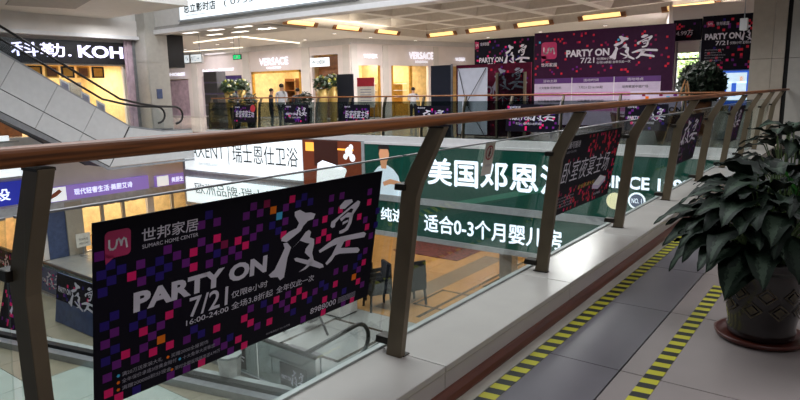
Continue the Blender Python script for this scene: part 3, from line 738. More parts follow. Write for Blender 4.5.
b = MB(); b.prism(fr, [(-12.34, -.40), (-12.36, -.26), (-12.26, -.15), (-12.05, -.13), (-11.92, -.2), (-11.90, -.33), (-12.0, -.30), (-12.28, -.31)], .009, .014); b.build('man_print_hair', 'photo_hair', t)
b = MB(); b.prism(fr, [(-12.2, -1.36), (-11.9, -1.24), (-11.5, -1.30), (-11.42, -1.42), (-11.9, -1.40), (-12.15, -1.48)], .006, .009); b.build('man_print_arm', 'photo_skin', t)
t = thing('lower_green_sign', 'lower green illuminated strip sign about babies with white characters', 'sign', (15.43, 7.5, -2.95))
MB().fbox(fr, -12.92, -2.1, -2.95, -1.95, -.05, 0).build('panel', 'sign_green', t)
MB().fbox(fr, -12.92, -2.1, -3.10, -2.95, -.05, .03).build('bottom_frame', 'sign_frame', t)
text(fr, '纯进口', -12.3, -10.95, -2.6, -2.18, 'letter_white', t, .03, .012)
text(fr, '适合0-3个月婴儿房', -10.6, -6.2, -2.76, -2.22, 'letter_white', t, .03, .012)

# ------------------------------------------------------------------ beam, upper slab and hanging sign over the gallery edge
bm = sthing('beam', (15.6, 14, 4.0))
bx(15.5, 16.2, -1.2, 25.4, 4.14, 5.6).build('core', 'ceiling_white', bm)
bx(15.38, 15.95, -1.2, 25.1, 4.0, 4.17).build('edge_strip', 'trim_white', bm)
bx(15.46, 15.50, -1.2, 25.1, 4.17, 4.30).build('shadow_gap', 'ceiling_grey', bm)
t = thing('hanging_lightbox', 'white lightbox with phone number hanging on the upper beam', 'sign', (15.38, 18, 4.42))
MB().fbox(FX(15.38), -22.3, -13.0, 4.42, 5.5, -.08, 0).build('light_box', 'box_white', t)
MB().fbox(FX(15.38), -22.4, -13.0, 4.36, 4.42, -.08, .03).build('frame', 'sign_frame', t)
text(FX(15.38), '总立影时店', -22.0, -20.0, 4.66, 4.98, 'text_dark', t, .03, .01)
text(FX(15.38), '( 0755-8988', -19.5, -16.3, 4.66, 4.95, 'text_dark', t, .0, .01)
text(FX(15.38), 'SHOPPING HALL', -21.9, -20.6, 4.53, 4.59, 'text_grey', t, 0, .01)
us = sthing('ceiling_upper', (11, 22, 4.45))
m = MB(); m.box(6.6, 15.5, 24.9, 34, 4.45, 5.0); m.build('inner_soffit', 'ceiling_white', us)
m = MB(); m.box(6.6, 13.75, 19.4, 24.9, 4.55, 5.0); m.build('soffit', 'ceiling_white', us)
m = MB(); m.prism(F((0, 0, 4.5), (1, 0, 0), (0, 1, 0)), [(8.4, 19.8), (9.4, 23.2), (11.4, 22.6), (10.6, 19.8)], .02, .05); m.build('recessed_panel', 'ceiling_grey', us)
m = MB(); m.box(6.6, 15.05, 24.85, 25.0, 3.92, 4.55); m.build('fascia', 'wall_white', us)
m = MB(); m.box(6.6, 15.05, 24.70, 25.0, 3.78, 3.92); m.build('fascia_lip', 'trim_white', us)

# ------------------------------------------------------------------ corner column
cc = sthing('column_corner', (15.5, 24.8, 0))
bx(15.02, 16.0, 24.25, 25.4, 0, 5.6).build('core', 'column_grey', cc)
for z0, z1 in ((.02, 1.4), (1.42, 2.85), (2.87, 4.2)):
    bx(15.0, 15.02, 24.26, 25.38, z0, z1).build('cladding_panel', 'column_grey', cc)
    bx(15.04, 15.55, 24.22, 24.25, z0, z1).build('cladding_panel', 'column_grey', cc)
for i in range(4):
    bx(14.52 + i * .12, 14.635 + i * .12, 25.1 - .03 * (i % 2), 25.14, 0, 3.75).build('pilaster', 'shop_lilac' if i < 3 else 'steel', cc)
t = bx(15.30, 15.55, 24.19, 24.215, 1.35, 1.75).build('wall_plate', 'blue_panel'); tag(t, 'small blue plate fixed on the grey corner column', 'plate')

# ------------------------------------------------------------------ shop on the left behind the escalator
def wall_open(fr, u0, u1, v0, v1, ops, th, m, parent, name='wall_panel'):
    """a wall with rectangular openings, built as upright panels between and above them"""
    u = u0
    for (a, b, c, d) in sorted(ops):
        if a > u: MB().fbox(fr, u, a, v0, v1, -th, 0).build(name, m, parent)
        if d < v1: MB().fbox(fr, a, b, d, v1, -th, 0).build(name, m, parent)
        if c > v0: MB().fbox(fr, a, b, v0, c, -th, 0).build(name, m, parent)
        u = b
    if u < u1: MB().fbox(fr, u, u1, v0, v1, -th, 0).build(name, m, parent)
wl = sthing('wall_left', (11, 25.3, 0))
fy = FY(25.3)
wall_open(fy, 5, 15.0, 0, 4.45, [(6.0, 14.5, 0.02, 2.72)], .15, 'wall_white', wl)
bx(5, 15, 29.5, 29.6, 0, 3.0).build('shop_back_wall', 'shop_warm', wl)
bx(14.9, 15, 25.45, 29.5, 0, 2.9).build('shop_side_wall', 'shop_warm', wl)
bx(5, 15, 25.45, 29.5, 2.9, 3.0).build('shop_ceiling', 'shop_warm', wl)
area('shop_light', (12.5, 27.3, 2.8), 3.5, 2.0, 300, (1.0, 0.90, 0.70))
t = thing('kohler_sign', 'black shop sign with glowing white letters above the escalator', 'sign', (11, 25.25, 2.78))
MB().fbox(fy, 6.0, 14.98, 2.78, 3.66, 0, .12).build('panel', 'sign_black', t)
KF = FY(25.18)
text(KF, '科勒.', 10.2, 12.35, 3.02, 3.52, 'kohler_white', t, .02, .02)
text(KF, 'KOHL', 12.62, 14.98, 3.02, 3.50, 'kohler_white', t, .035, .02)
for i in range(8):
    x = 9.4 + i * .62
    t = thing('shop_picture', 'framed picture number %s from the left hanging in the warm shop window' % ['one', 'two', 'three', 'four', 'five', 'six', 'seven', 'eight'][i], 'picture', (x, 25.9, 2.25), 'pictures in the warm shop window')
    MB().box(x - .26, x + .26, 25.9, 25.94, 2.25, 2.70).build('frame', 'black_matte' if i % 2 else 'shop_gold', t)
    MB().box(x - .18, x + .18, 25.885, 25.9, 2.31, 2.64).build('print', 'shop_gold' if i % 2 else 'shop_wood', t)
for i, x in enumerate((9.0, 10.4, 11.9, 13.4)):
    t = thing('bath_display', ['first', 'second', 'third', 'last'][i] + ' white basin display unit inside the warm shop', 'display', (x, 27, 0), 'displays in the warm shop')
    bx(x - .45, x + .45, 26.7, 27.3, 0, .8).build('cabinet', 'shop_wood', t)
    m = MB(); m.smooth = True; m.lathe((x, 27, .8), [(.16, 0), (.28, .06), (.33, .17), (.31, .17), (.22, .06)], 16); m.build('basin', 'white_plastic', t)
    MB().tube([(x, 27.25, .8), (x, 27.25, 1.12), (x, 27.1, 1.12)], .02, 6).build('tap', 'steel', t)
    bx(x - .3, x + .3, 27.32, 27.36, 1.2, 2.1).build('mirror', 'steel', t)

# ------------------------------------------------------------------ escalator up to the next floor
es = thing('escalator', 'pale panelled escalator rising to the upper left with black handrails', 'escalator', (11, 22.7, 0))
SL = .629; AN = math.atan(SL)
def topz(x): return .34 + (12.67 - x) * SL if x < 12.67 else (.34 - (x - 12.67) * .168 if x < 14.1 else .1)
FE = FY(22.0)
body = [(4.6, topz(4.6)), (12.67, .34), (14.1, .1), (15.34, .1), (15.34, -1.05), (11.55, -1.05), (4.6, -1.05 + (11.55 - 4.6) * .655)]
for yy in (22.02, 23.35):
    MB().prism(FY(yy), body, -.05, 0).build('truss_side', 'truss_dark', es)
MB().prism(FY(22.1), [(x, z - .25) for x, z in body[:4]] + [(x, z + .02) for x, z in body[4:]], -1.2, 0).build('truss_core', 'truss_dark', es)
# side panels in two rows with joints square to the slope
def panel_row(off0, off1, xs):
    for a, b in zip(xs[:-1], xs[1:]):
        pts = []
        for x, off in ((a, off0), (b, off0), (b, off1), (a, off1)):
            d = off * math.cos(AN); bxx = x - d * math.sin(AN); 
            pts.append((bxx, .34 + (12.67 - x) * SL - d * math.cos(AN)))
        cu = sum(p[0] for p in pts) / 4; cv = sum(p[1] for p in pts) / 4
        pts = [(cu + (u - cu) * .990, cv + (v - cv) * .987) for u, v in pts]
        MB().prism(FE, pts, 0.0, .03).build('side_panel', 'truss_panel', es)
px = [4.9, 6.3, 7.7, 8.98, 10.22, 11.45, 12.62]
panel_row(0.0, 1.20, px); panel_row(1.22, 1.95, px)
MB().prism(FE, [(12.66, .33), (14.05, .095), (15.34, .095), (15.34, -.55), (12.1, -.55)], 0, .03).build('side_panel', 'truss_panel', es)
MB().prism(FE, [(12.08, -.57), (15.34, -.57), (15.34, -1.05), (11.75, -1.05)], 0, .03).build('side_panel', 'truss_panel', es)
MB().prism(FE, [(4.6, topz(4.6) - 1.98), (11.6, topz(11.6) - 1.98), (11.75, -1.08), (15.34, -1.08), (15.34, -1.16), (11.7, -1.16), (4.6, topz(4.6) - 2.3)], -.02, .02).build('soffit_trim', 'steel', es)
for yy in (22.03, 23.27):
    pth = []
    for x in [5, 7, 9, 11, 12.4, 13.2, 13.9, 14.5]: pth.append((x, yy, topz(x) + .88 + (.06 if x > 12.6 else 0)))
    for a in range(0, 181, 20):
        th = math.radians(90 - a); pth.append((14.65 + .33 * math.cos(th), yy, .70 + .33 * math.sin(th)))
    m = MB(); m.smooth = True; m.tube(pth, .042, 8); m.build('handrail', 'rubber_black', es)
    gl = [(5, topz(5)), (12.67, .34), (14.1, .1), (14.9, .1), (14.92, .7), (14.6, 1.0), (14.1, topz(14.1) + .85), (12.67, 1.19), (5, topz(5) + .85)]
    MB().prism(FY(yy), gl, -.006, .006).build('glass_side', 'clear_pane', es)
    MB().prism(FY(yy), [(5, topz(5) + .0), (12.67, .34), (14.1, .1), (15.3, .1), (15.3, .14), (14.1, .14), (12.67, .40), (5, topz(5) + .08)], -.03, .03).build('deck_strip', 'steel', es)
for i in range(22):
    x = 12.4 - i * .34; z = topz(x) - .02 
    bx(x - .2, x + .18, 22.12, 23.2, z - .22, z).build('step', 'step_metal', es)
bx(12.7, 15.34, 22.12, 23.2, .02, .08).build('comb_plate', 'step_metal', es)
for i, x in enumerate((10.9, 11.6, 12.15)):
    fr = F((x, 23.262, topz(x) + .28), (1, 0, -.55), (0, 0, 1))
    t = thing('escalator_notice', ['upper', 'middle', 'lower'][i] + ' white notice beside the escalator steps', 'notice', fr.p(.2, 0, 0), 'notices beside the escalator')
    MB().fbox(fr, 0, .36, 0, .42, 0, .03).build('board', 'white_plastic', t)
    MB().fbox(fr, .05, .31, .08, .34, .03, .034).build('print', 'print_grey', t)
# ------------------------------------------------------------------ gallery ceiling with tray, coffers and cove boxes
XN, YA, YB = 16.2, 1.0, 19.7
def xfar(y): return 28.9 + (y - 19.7) * (28.9 - 25.0) / (19.7 - 2.0)
ce = sthing('ceiling_gallery', (24, 14, 4.3))
FZ = F((0, 0, 4.3), (1, 0, 0), (0, 1, 0))
MB().prism(FZ, [(XN, YB), (42, YB), (42, 46), (XN, 46)], 0, .1).build('ceiling_panel', 'ceiling_white', ce)
MB().prism(FZ, [(xfar(YA), YA), (26.2, YA), (26.2, 6.45), (42, 10.7), (42, YB), (xfar(YB), YB)], 0, .1).build('ceiling_panel', 'ceiling_white', ce)
MB().prism(FZ, [(XN, -1.2), (26.2, -1.2), (26.2, YA), (XN, YA)], 0, .1).build('ceiling_panel', 'ceiling_white', ce)
ZT = 4.62
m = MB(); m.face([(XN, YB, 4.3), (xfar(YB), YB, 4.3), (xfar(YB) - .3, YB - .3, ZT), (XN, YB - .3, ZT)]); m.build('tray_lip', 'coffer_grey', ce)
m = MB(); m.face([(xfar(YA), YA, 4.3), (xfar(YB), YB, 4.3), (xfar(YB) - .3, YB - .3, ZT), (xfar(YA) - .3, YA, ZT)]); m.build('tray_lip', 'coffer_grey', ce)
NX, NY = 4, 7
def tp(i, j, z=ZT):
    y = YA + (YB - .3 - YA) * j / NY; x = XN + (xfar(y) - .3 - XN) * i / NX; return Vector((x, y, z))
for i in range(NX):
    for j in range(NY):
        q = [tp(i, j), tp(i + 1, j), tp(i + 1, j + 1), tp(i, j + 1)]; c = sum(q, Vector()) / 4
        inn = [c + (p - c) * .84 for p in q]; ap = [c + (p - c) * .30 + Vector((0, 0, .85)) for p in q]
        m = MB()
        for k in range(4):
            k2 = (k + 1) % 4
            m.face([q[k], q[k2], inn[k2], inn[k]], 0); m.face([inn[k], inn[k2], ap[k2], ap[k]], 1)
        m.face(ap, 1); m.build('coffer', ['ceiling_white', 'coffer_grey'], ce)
# warm cove lamps along the tray edges
n = 0
words = ['first', 'second', 'third', 'fourth', 'fifth', 'sixth', 'seventh', 'eighth', 'ninth']
def cove(p, d, L):
    global n
    p = Vector(p); d = Vector(d).normalized(); s = d.cross(Vector((0, 0, 1)))
    if s.dot(Vector((22, 10, 0)) - Vector((p.x, p.y, 0))) < 0: s = -s
    t = thing('cove_lamp', words[n] + ' warm cove lamp along the ceiling tray edge, counted from the left', 'ceiling lamp', p, 'warm cove lamps')
    n += 1
    fr = F(p, d, s * .4 + Vector((0, 0, .7)))
    if fr.n.dot(s) < 0 and fr.n.z > 0: fr = F(p, -d, s * .4 + Vector((0, 0, .7)))
    MB().fbox(fr, -L / 2, L / 2, .05, .22, .01, .05).build('diffuser', 'warm_cove', t)
    MB().fbox(fr, -L / 2 - .25, L / 2 + .25, .0, .05, .0, .07).build('lip', 'wood_light', t)
    for sg in (-1, 1): MB().fbox(fr, sg * (L / 2 + .15) - .1, sg * (L / 2 + .15) + .1, .05, .22, .01, .06).build('end_box', 'shop_wood', t)
for x in (19.4, 22.4, 25.4): cove((x, YB - .02, 4.3), (1, 0, 0), 1.5)
for y in (18.4, 15.6, 12.6, 9.2, 5.6): cove((xfar(y) - .02, y, 4.3), (xfar(19) - xfar(2), 17, 0), 1.7)
# unseen fill lamps added to brighten the ceiling tray from below
area('tray_fill_light', (21, 19.2, 4.32), 8, .3, 50, (1.0, .9, .75), (math.pi, 0, 0))
area('tray_fill_light', (17.0, 11, 4.32), .3, 15, 75, (1.0, .9, .75), (math.pi, 0, 0))
# downlights
dl = [(23, 21, 'beyond the left tray edge'), (26, 21.2, 'near the shop corner'), (29.5, 20.8, 'over the angled shop front'), (31, 17, 'over the left end of the backdrop'), (30, 13.5, 'over the backdrop middle'), (29.3, 10, 'over the right backdrop half'), (28.6, 7, 'above the backdrop right end'), (25.9, 4.4, 'above the entrance'),
      (22.6, 28.2, 'over the waiting people'), (19, 30, 'left of the exit sign'), (23, 30, 'before the second shop'), (20, 36, 'over the purple shop'), (24, 34.5, 'over the loudspeakers'), (24.5, 24.5, 'before the niche shop'), (33, 15.5, 'far behind the backdrop'), (18, 23, 'close to the beam')]
for x, y, s in dl:
    t = thing('downlight', 'small round white downlight in the gallery ceiling ' + s, 'ceiling lamp', (x, y, 4.28), 'gallery downlights')
    m = MB(); m.lathe((x, y, 4.265), [(.13, .035), (.14, .0), (.10, .0), (.09, .02)], 16); m.build('trim_ring', 'trim_white', t)
    m = MB(); m.lathe((x, y, 4.262), [(.09, .002), (.088, 0)], 12); m.build('lens', 'downlight_lens', t)
# linear lamps in the left ceiling
for i, (a, b, lab) in enumerate((((21.3, 29.75), (20.75, 25.3), 'strip lamp on the gallery ceiling left of the exit sign'), ((20.85, 25.2), (25.8, 26.3), 'strip lamp on the gallery ceiling running right over the amber shop'), ((25.2, 36.5), (25.6, 31.0), 'short strip lamp on the ceiling above the purple shop sign'))):
    d = Vector((b[0] - a[0], b[1] - a[1], 0)); fr = F((a[0], a[1], 4.29), d, (-d.y, d.x, 0)); L = d.length
    o = MB().fbox(fr, 0, L, -.06, .06, -.0, .04).build('strip_lamp', 'strip_lamp'); o.location.z = 4.25; tag(o, lab, 'ceiling lamp', 'strip lamps')
pg = bx(16.6, 20.0, 19.9, 25.9, 4.22, 4.30).build('ceiling_panel', 'ceiling_grey'); pg.name = 'ceiling_raft'; struct(pg)
k = 0
for x in (17.3, 18.6):
    for y in (20.8, 22.6, 24.4):
        t = thing('slot_lamp', ['front', 'rear'][k // 3] + ' row slot lamp on grey ceiling raft, ' + ['right', 'middle', 'left'][k % 3], 'ceiling lamp', (x, y, 4.2), 'slot lamps on the grey raft'); k += 1
        bx(x - .16, x + .16, y - .5, y + .5, 4.195, 4.22).build('frame', 'trim_white', t)
        bx(x - .12, x + .12, y - .45, y + .45, 4.187, 4.195).build('diffuser', 'downlight_lens', t)

# ------------------------------------------------------------------ shop fronts of the gallery
wf = sthing('wall_far', (26, 32, 0)); f26 = FX(26.0)
ops = [(-41.6, -37.3, .05, 2.55), (-35.8, -31.7, .05, 2.65), (-30.75, -26.45, .05, 2.80), (-25.55, -23.55, .05, 3.55)]
wall_open(f26, -46, -22.6, 0, 4.3, ops, .2, 'wall_cream', wf)
bx(26.2, 30, 22.7, 46, -.01, .0).build('shop_floor', 'shop_wood', wf)
bx(29.4, 29.5, 22.7, 46, 0, 4.0).build('shop_back_wall', 'shop_warm', wf)
bx(26.2, 29.4, 22.7, 46, 3.7, 3.8).build('shop_ceiling', 'wall_cream', wf)
for y in (36.6, 31.2, 26.0): bx(26.2, 29.4, y - .05, y + .05, 0, 3.7).build('shop_partition', 'shop_warm', wf)
bx(26.15, 26.35, 31.75, 35.75, .05, 2.65).build('shop_screen', 'shop_purple', wf)
bx(26.2, 26.4, 37.4, 41.5, .05, 2.5).build('shop_screen', 'shop_lilac', wf)
bx(26.12, 26.2, 40.2, 41.5, .05, 2.5).build('shop_screen', 'orange_wall', wf)
bx(26.5, 26.6, 23.6, 25.5, .05, 3.5).build('niche_back', 'shop_wood', wf)
for y in (36.5, 31.2, 26.0, 22.85): MB().fbox(f26, -y - .3, -y + .3, 0, 4.0, 0, .06).build('pilaster', 'wall_white', wf)
MB().fbox(f26, -46, -22.55, 4.0, 4.3, 0, .18).build('cornice', 'trim_white', wf)
area('shop_light', (27.6, 28.6, 3.6), 3, 2, 230, (1.0, 0.90, 0.70)); area('shop_light', (25.2, 34, 4.1), 2, 2, 30, (0.95, 0.9, 1.0))
for i, y in enumerate((30.0, 28.8, 27.5)):
    t = thing('clothes_shelf', ['left', 'middle', 'right'][i] + ' wooden wall shelf inside the glowing boutique window', 'shelf', (28.8, y, 0), 'shelves in the glowing boutique')
    for z in (.4, 1.0, 1.6, 2.2): bx(28.5, 29.3, y - .5, y + .5, z, z + .05).build('board', 'shop_wood', t)
    for s in (-.5, .47): bx(28.5, 29.3, y + s, y + s + .03, 0, 2.4).build('upright', 'shop_wood', t)
MB().fbox(f26, -30.75, -30.6, .05, 2.8, -.1, .03).build('window_jamb', 'shop_gold', wf); MB().fbox(f26, -26.6, -26.45, .05, 2.8, -.1, .03).build('window_jamb', 'shop_gold', wf); MB().fbox(f26, -30.75, -26.45, 2.68, 2.8, -.1, .03).build('window_jamb', 'shop_gold', wf)
def shop_sign(fr, s, u0, u1, v0, v1, label, m='versace_white', bold=.01, sub=None, back=None):
    t = thing('shop_sign', label, 'sign', fr.p((u0 + u1) / 2, v0, .05), 'gallery shop signs')
    if back: MB().fbox(fr, u0 - .15, u1 + .15, v0 - .14, v1 + .14, .02, .12).build('panel', back, t)
    text(fr, s, u0, u1, v0, v1, m, t, bold, .16)
    if sub: text(fr, sub, u0 + (u1 - u0) * .25, u0 + (u1 - u0) * .75, v0 - .22, v0 - .10, m, t, .01, .16)
    return t
shop_sign(f26, 'VERSACE', -29.8, -27.3, 3.14, 3.56, 'glowing white boutique name above the amber shop window', sub='COLLECTION')
shop_sign(f26, 'BejaKoBonSUPPORT', -35.4, -32.2, 2.88, 3.1, 'glowing white sign above the dark purple shop', bold=.02)
shop_sign(f26, 'AUXAHOME', -40.9, -37.4, 2.78, 2.98, 'glowing white sign above the lilac shop by the column', bold=.02)
shop_sign(f26, 'W DESK', -25.4, -24.3, 3.05, 3.25, 'white box sign above the dark wooden niche shop', m='text_dark', back='box_white')
# angled shop front
A2 = Vector((25.9, 22.6, 0)); B2 = Vector((34.5, 19.8, 0)); d2 = (B2 - A2); L2 = d2.length
f2 = F(A2, d2, (0, 0, 1)); wa = sthing('wall_angled', A2)
wall_open(f2, 0, L2 + 3, 0, 4.3, [(.55, 1.95, .05, 2.9), (2.7, 5.35, .05, 2.9), (6.6, 8.4, .05, 2.9)], .2, 'wall_cream', wa)
MB().fbox(f2, -.1, L2 + 3, 4.05, 4.3, 0, .15).build('cornice', 'trim_white', wa)
for u in (.27, 2.3, 5.9): MB().fbox(f2, u - .18, u + .18, 0, 4.0, 0, .06).build('pilaster', 'wall_white', wa)
MB().fbox(f2, 0, L2 + 3, 0, 3.6, -3.2, -3.1).build('shop_back_wall', 'shop_warm', wa)
MB().fbox(f2, 2.7, 2.82, .05, 2.9, -.1, .02).build('window_jamb', 'shop_gold', wa); MB().fbox(f2, 4.0, 4.15, .05, 2.9, -.1, .02).build('window_jamb', 'shop_gold', wa); MB().fbox(f2, 1.85, 1.95, .05, 2.9, -.1, .02).build('window_jamb', 'shop_gold', wa)
pp = f2.p(4, 3.3, -1.6); area('shop_light', pp, 4.5, 1.6, 270, (1.0, 0.88, 0.64), (0, 0, math.atan2(d2.y, d2.x)))
for i, u in enumerate((3.2, 4.8)):
    q = f2.p(u, 0, -2.2); t = thing('glass_cabinet', ['left', 'right'][i] + ' golden display cabinet inside the angled shop', 'cabinet', q, 'cabinets in the angled shop')
    MB().fbox(f2, u - .5, u + .5, 0, .7, -2.6, -2.0).build('plinth', 'shop_gold', t); MB().fbox(f2, u - .45, u + .45, .7, 2.0, -2.58, -2.5).build('back_panel', 'shop_gold', t)
    for v in (1.1, 1.5, 1.9): MB().fbox(f2, u - .45, u + .45, v, v + .04, -2.55, -2.05).build('shelf', 'white_plastic', t)
shop_sign(f2, 'VERSACE', 3.85, 5.6, 3.28, 3.66, 'glowing boutique name on the angled shop front middle', sub='COLLECTION')
shop_sign(f2, 'W.DESK', .8, 1.7, 3.28, 3.5, 'small glowing sign at the left of the angled shop front', bold=.02)
shop_sign(f2, 'W.DESK', 7.3, 8.1, 3.2, 3.4, 'small glowing sign at the right of the angled shop front', bold=.02)
# exit sign and hanging direction sign
t = thing('exit_sign', 'small green running-man exit sign hanging from the gallery ceiling', 'sign', (20, 24.65, 3.1))
MB().fbox(FX(20), -24.95, -24.35, 3.12, 3.36, -.05, 0).build('box', 'black_matte', t)
MB().fbox(FX(20), -24.9, -24.4, 3.15, 3.33, 0, .01).build('panel', 'green_exit', t)
b = MB(); b.prism(FX(20), [(-24.75, 3.17), (-24.66, 3.24), (-24.7, 3.29), (-24.6, 3.31), (-24.55, 3.25), (-24.62, 3.2)], .01, .014); b.build('pictogram', 'print_white', t)
for y in (24.85, 24.45): MB().tube([(20.02, y, 3.36), (20.02, y, 4.3)], .012, 5).build('rod', 'steel', t)
t = thing('direction_sign', 'pale hanging direction sign near the grey corner column', 'sign', (18.4, 26.2, 2.9))
MB().fbox(FX(18.4), -27.1, -25.2, 2.95, 3.4, -.1, 0).build('box', 'trim_white', t)
for u in (-27.0, -26.05): MB().fbox(FX(18.4), u, u + .8, 3.0, 3.35, 0, .008).build('lit_panel', 'box_white', t)
text(FX(18.4), 'B1↑', -26.9, -26.25, 3.05, 3.3, 'text_grey', t, 0, .01); text(FX(18.4), 'WC→', -26.1, -25.4, 3.05, 3.3, 'text_grey', t, 0, .01)
for y in (26.9, 25.4): MB().tube([(18.45, y, 3.4), (18.45, y, 4.3)], .015, 5).build('rod', 'steel', t)
t = thing('bulkhead_box', 'dark brown box cupboard high beside the grey corner column', 'cabinet', (17.2, 27, 2.75))
bx(16.9, 18.0, 26.0, 28.6, 2.75, 4.295).build('body', 'black_matte', t); bx(16.86, 16.9, 26.0, 26.9, 2.8, 4.15).build('door', 'shop_wood', t)

# ------------------------------------------------------------------ backdrops and entrance
f23 = FX(23.0)
t = thing('event_backdrop', 'huge purple party backdrop wall with a lilac timetable', 'backdrop', (23, 8, 0))
MB().fbox(f23, -10.58, -5.46, 0, 3.58, -.12, 0).build('panel', 'banner_purple', t)
ff = F((23, 10.58, 1.95), (0, -1, 0), (0, 0, 1))
squares_random(ff, 5.1, 1.6, .075, .075, t, 31, .006, 'DDRRDDRRMDDRC', avoid=((1.3, 3.6, .35, 1.0),))
logo(f23, -10.28, -9.66, 2.5, 3.22, t, .012)
text(f23, '世邦家居', -10.28, -9.64, 2.3, 2.44, 'print_silver', t, .01, .012)
text(f23, 'PARTY ON', -9.28, -7.66, 2.62, 2.88, 'print_silver', t, .04, .012)
text(f23, '7/21', -8.72, -8.2, 2.38, 2.58, 'print_silver', t, .015, .012)
text(f23, '仅限8小时', -8.12, -7.5, 2.47, 2.56, 'print_silver', t, .01, .012)
text(f23, '全场3.8折起 全年仅此一次', -8.12, -6.9, 2.34, 2.43, 'print_silver', t, .01, .012)
brush(f23, -7.66, -5.98, 2.44, 3.28, t, w=.014)
MB().fbox(f23, -10.54, -5.84, .1, 1.66, .005, .01).build('table_print', 'print_lilac', t)
MB().fbox(f23, -10.54, -5.84, 1.66, 1.86, .005, .012).build('table_header', 'print_header', t)
for v0, v1 in ((1.18, 1.32), (.62, .76)): MB().fbox(f23, -10.54, -5.84, v0, v1, .008, .013).build('pink_band', 'print_pinkband', t)
for u in (-9.03, -7.45): MB().fbox(f23, u - .012, u + .012, .1, 1.86, .01, .016).build('column_line', 'print_white', t)
for u, s, s2 in ((-9.9, '活动主题', '十大免单 奖券抢购'), (-8.3, '活动时间', '7月21日16:00起'), (-6.7, '活动地点', '世邦家居中庭广场')):
    text(f23, s, u - .28, u + .28, 1.71, 1.81, 'print_silver', t, .01, .018); text(f23, s2, u - .45, u + .45, 1.45, 1.55, 'text_dark', t, .01, .018)
    text(f23, '全场满减 现场抽奖', u - .5, u + .5, .95, 1.05, 'text_dark', t, .01, .018)
t = thing('event_backdrop', 'narrower dark party backdrop left of the huge purple one', 'backdrop', (23.05, 11.9, 0))
MB().fbox(f23, -13.25, -10.62, 0, 3.5, -.15, -.03).build('panel', 'banner_black', t)
fl2 = F((22.97 + .05, 13.25, 1.7), (0, -1, 0), (0, 0, 1))
party(fl2, 2.62, 1.8, t, 41, dens=.12, w=.05, cell=.08)
t = thing('event_screen', 'maroon party screen standing behind the white X-frame banner', 'screen', (17.3, 9.4, 0))
f173 = FX(17.3)
MB().fbox(f173, -10.62, -8.05, .05, 2.26, -.06, 0).build('panel', 'banner_maroon', t)
ff = F((17.3, 10.62, .05), (0, -1, 0), (0, 0, 1)); squares_random(ff, 2.55, 2.2, .07, .06, t, 51, .006, 'DRRM')
brush(f173, -9.35, -8.15, 1.45, 2.12, t, m='print_grey', w=.014)
text(f173, 'PARTY ON', -10.55, -9.1, 1.3, 1.6, 'print_grey', t, .03, .01)
text(f173, '2个金蛋', -9.3, -8.1, 1.05, 1.3, 'print_grey', t, .02, .01)
for y in (10.6, 8.1): MB().tube([(17.33, y, 0), (17.33, y, 2.26)], .025, 6).build('upright', 'black_matte', t)
t = thing('black_board', 'tall plain black board standing left of the white X-frame banner', 'board', (17.1, 11, 0))
bx(17.08, 17.14, 10.66, 11.45, .03, 2.27).build('panel', 'navy', t)
bx(17.06, 17.10, 10.62, 10.68, 0, 2.3).build('edge_post', 'steel', t); bx(17.0, 17.3, 10.7, 11.4, 0, .03).build('foot', 'black_matte', t)
t = thing('x_banner', 'white back of an X-frame stand banner behind the far railing', 'banner stand', (16.9, 9.85, 0))
f169 = FX(16.9)
MB().fbox(f169, -10.32, -9.28, .12, 2.14, -.004, 0).build('sheet', 'banner_back', t)
cpt = f169.p(-9.95, 1.08, .12)
for u, v in ((-10.28, 2.12), (-9.32, 2.12), (-10.2, .0), (-9.3, .02)): MB().tube([cpt, f169.p(u, v, .03)], .012, 5).build('arm', 'black_matte', t)
MB().fbox(f169, -10.02, -9.88, 1.0, 1.15, .08, .16).build('hub', 'black_matte', t)
t = thing('glass_door_leaf', 'dark framed glass screen beside the maroon party screen', 'screen', (16.8, 8.3, 0))
bx(16.78, 16.82, 8.0, 8.9, .1, 1.95).build('pane', 'far_glass', t)
for y in (8.0, 8.9): bx(16.76, 16.84, y - .03, y + .03, 0, 1.97).build('stile', 'bronze', t)
# entrance wall
we = sthing('wall_entrance', (24.5, 4, 0)); f245 = FX(24.5)
wall_open(f245, -5.95, 1.2, 0, 4.3, [(-5.75, -4.92, .02, 3.05)], .2, 'wall_cream', we)
MB().fbox(F((24.7, 6.0, 0), (17.3, 4.66, 0), (0, 0, 1)), 0, 17.9, 0, 4.5, -.1, 0).build('wall_outdoor_side', 'wall_cream', None, 'structure')
d1 = sthing('door_1', (24.6, 5.3, 0))
for y in (5.72, 4.95): bx(24.5, 24.6, y - .03, y + .03, 0.02, 3.05).build('door_frame', 'steel', d1)
bx(24.5, 24.6, 4.95, 5.72, 2.4, 2.47).build('transom', 'steel', d1)
bx(24.55, 24.56, 4.97, 5.70, .05, 3.0).build('door_pane', 'clear_pane', d1)
bx(24.5, 24.6, 4.95, 5.72, 2.65, 3.05).build('header_panel', 'wall_cream', d1)
struct(bx(24.7, 44, -3, 12, -.06, -.01).build('floor_outdoor', 'white_plastic'))
area('daylight_at_entrance', (30, 5.6, 7.5), 8, 8, 9000, (0.97, 0.99, 1.0))
struct(bx(38, 38.2, -3, 14, 0, 6).build('daylight_backdrop', 'white_plastic'))  # white sheet added behind the door to stand in for bright sky
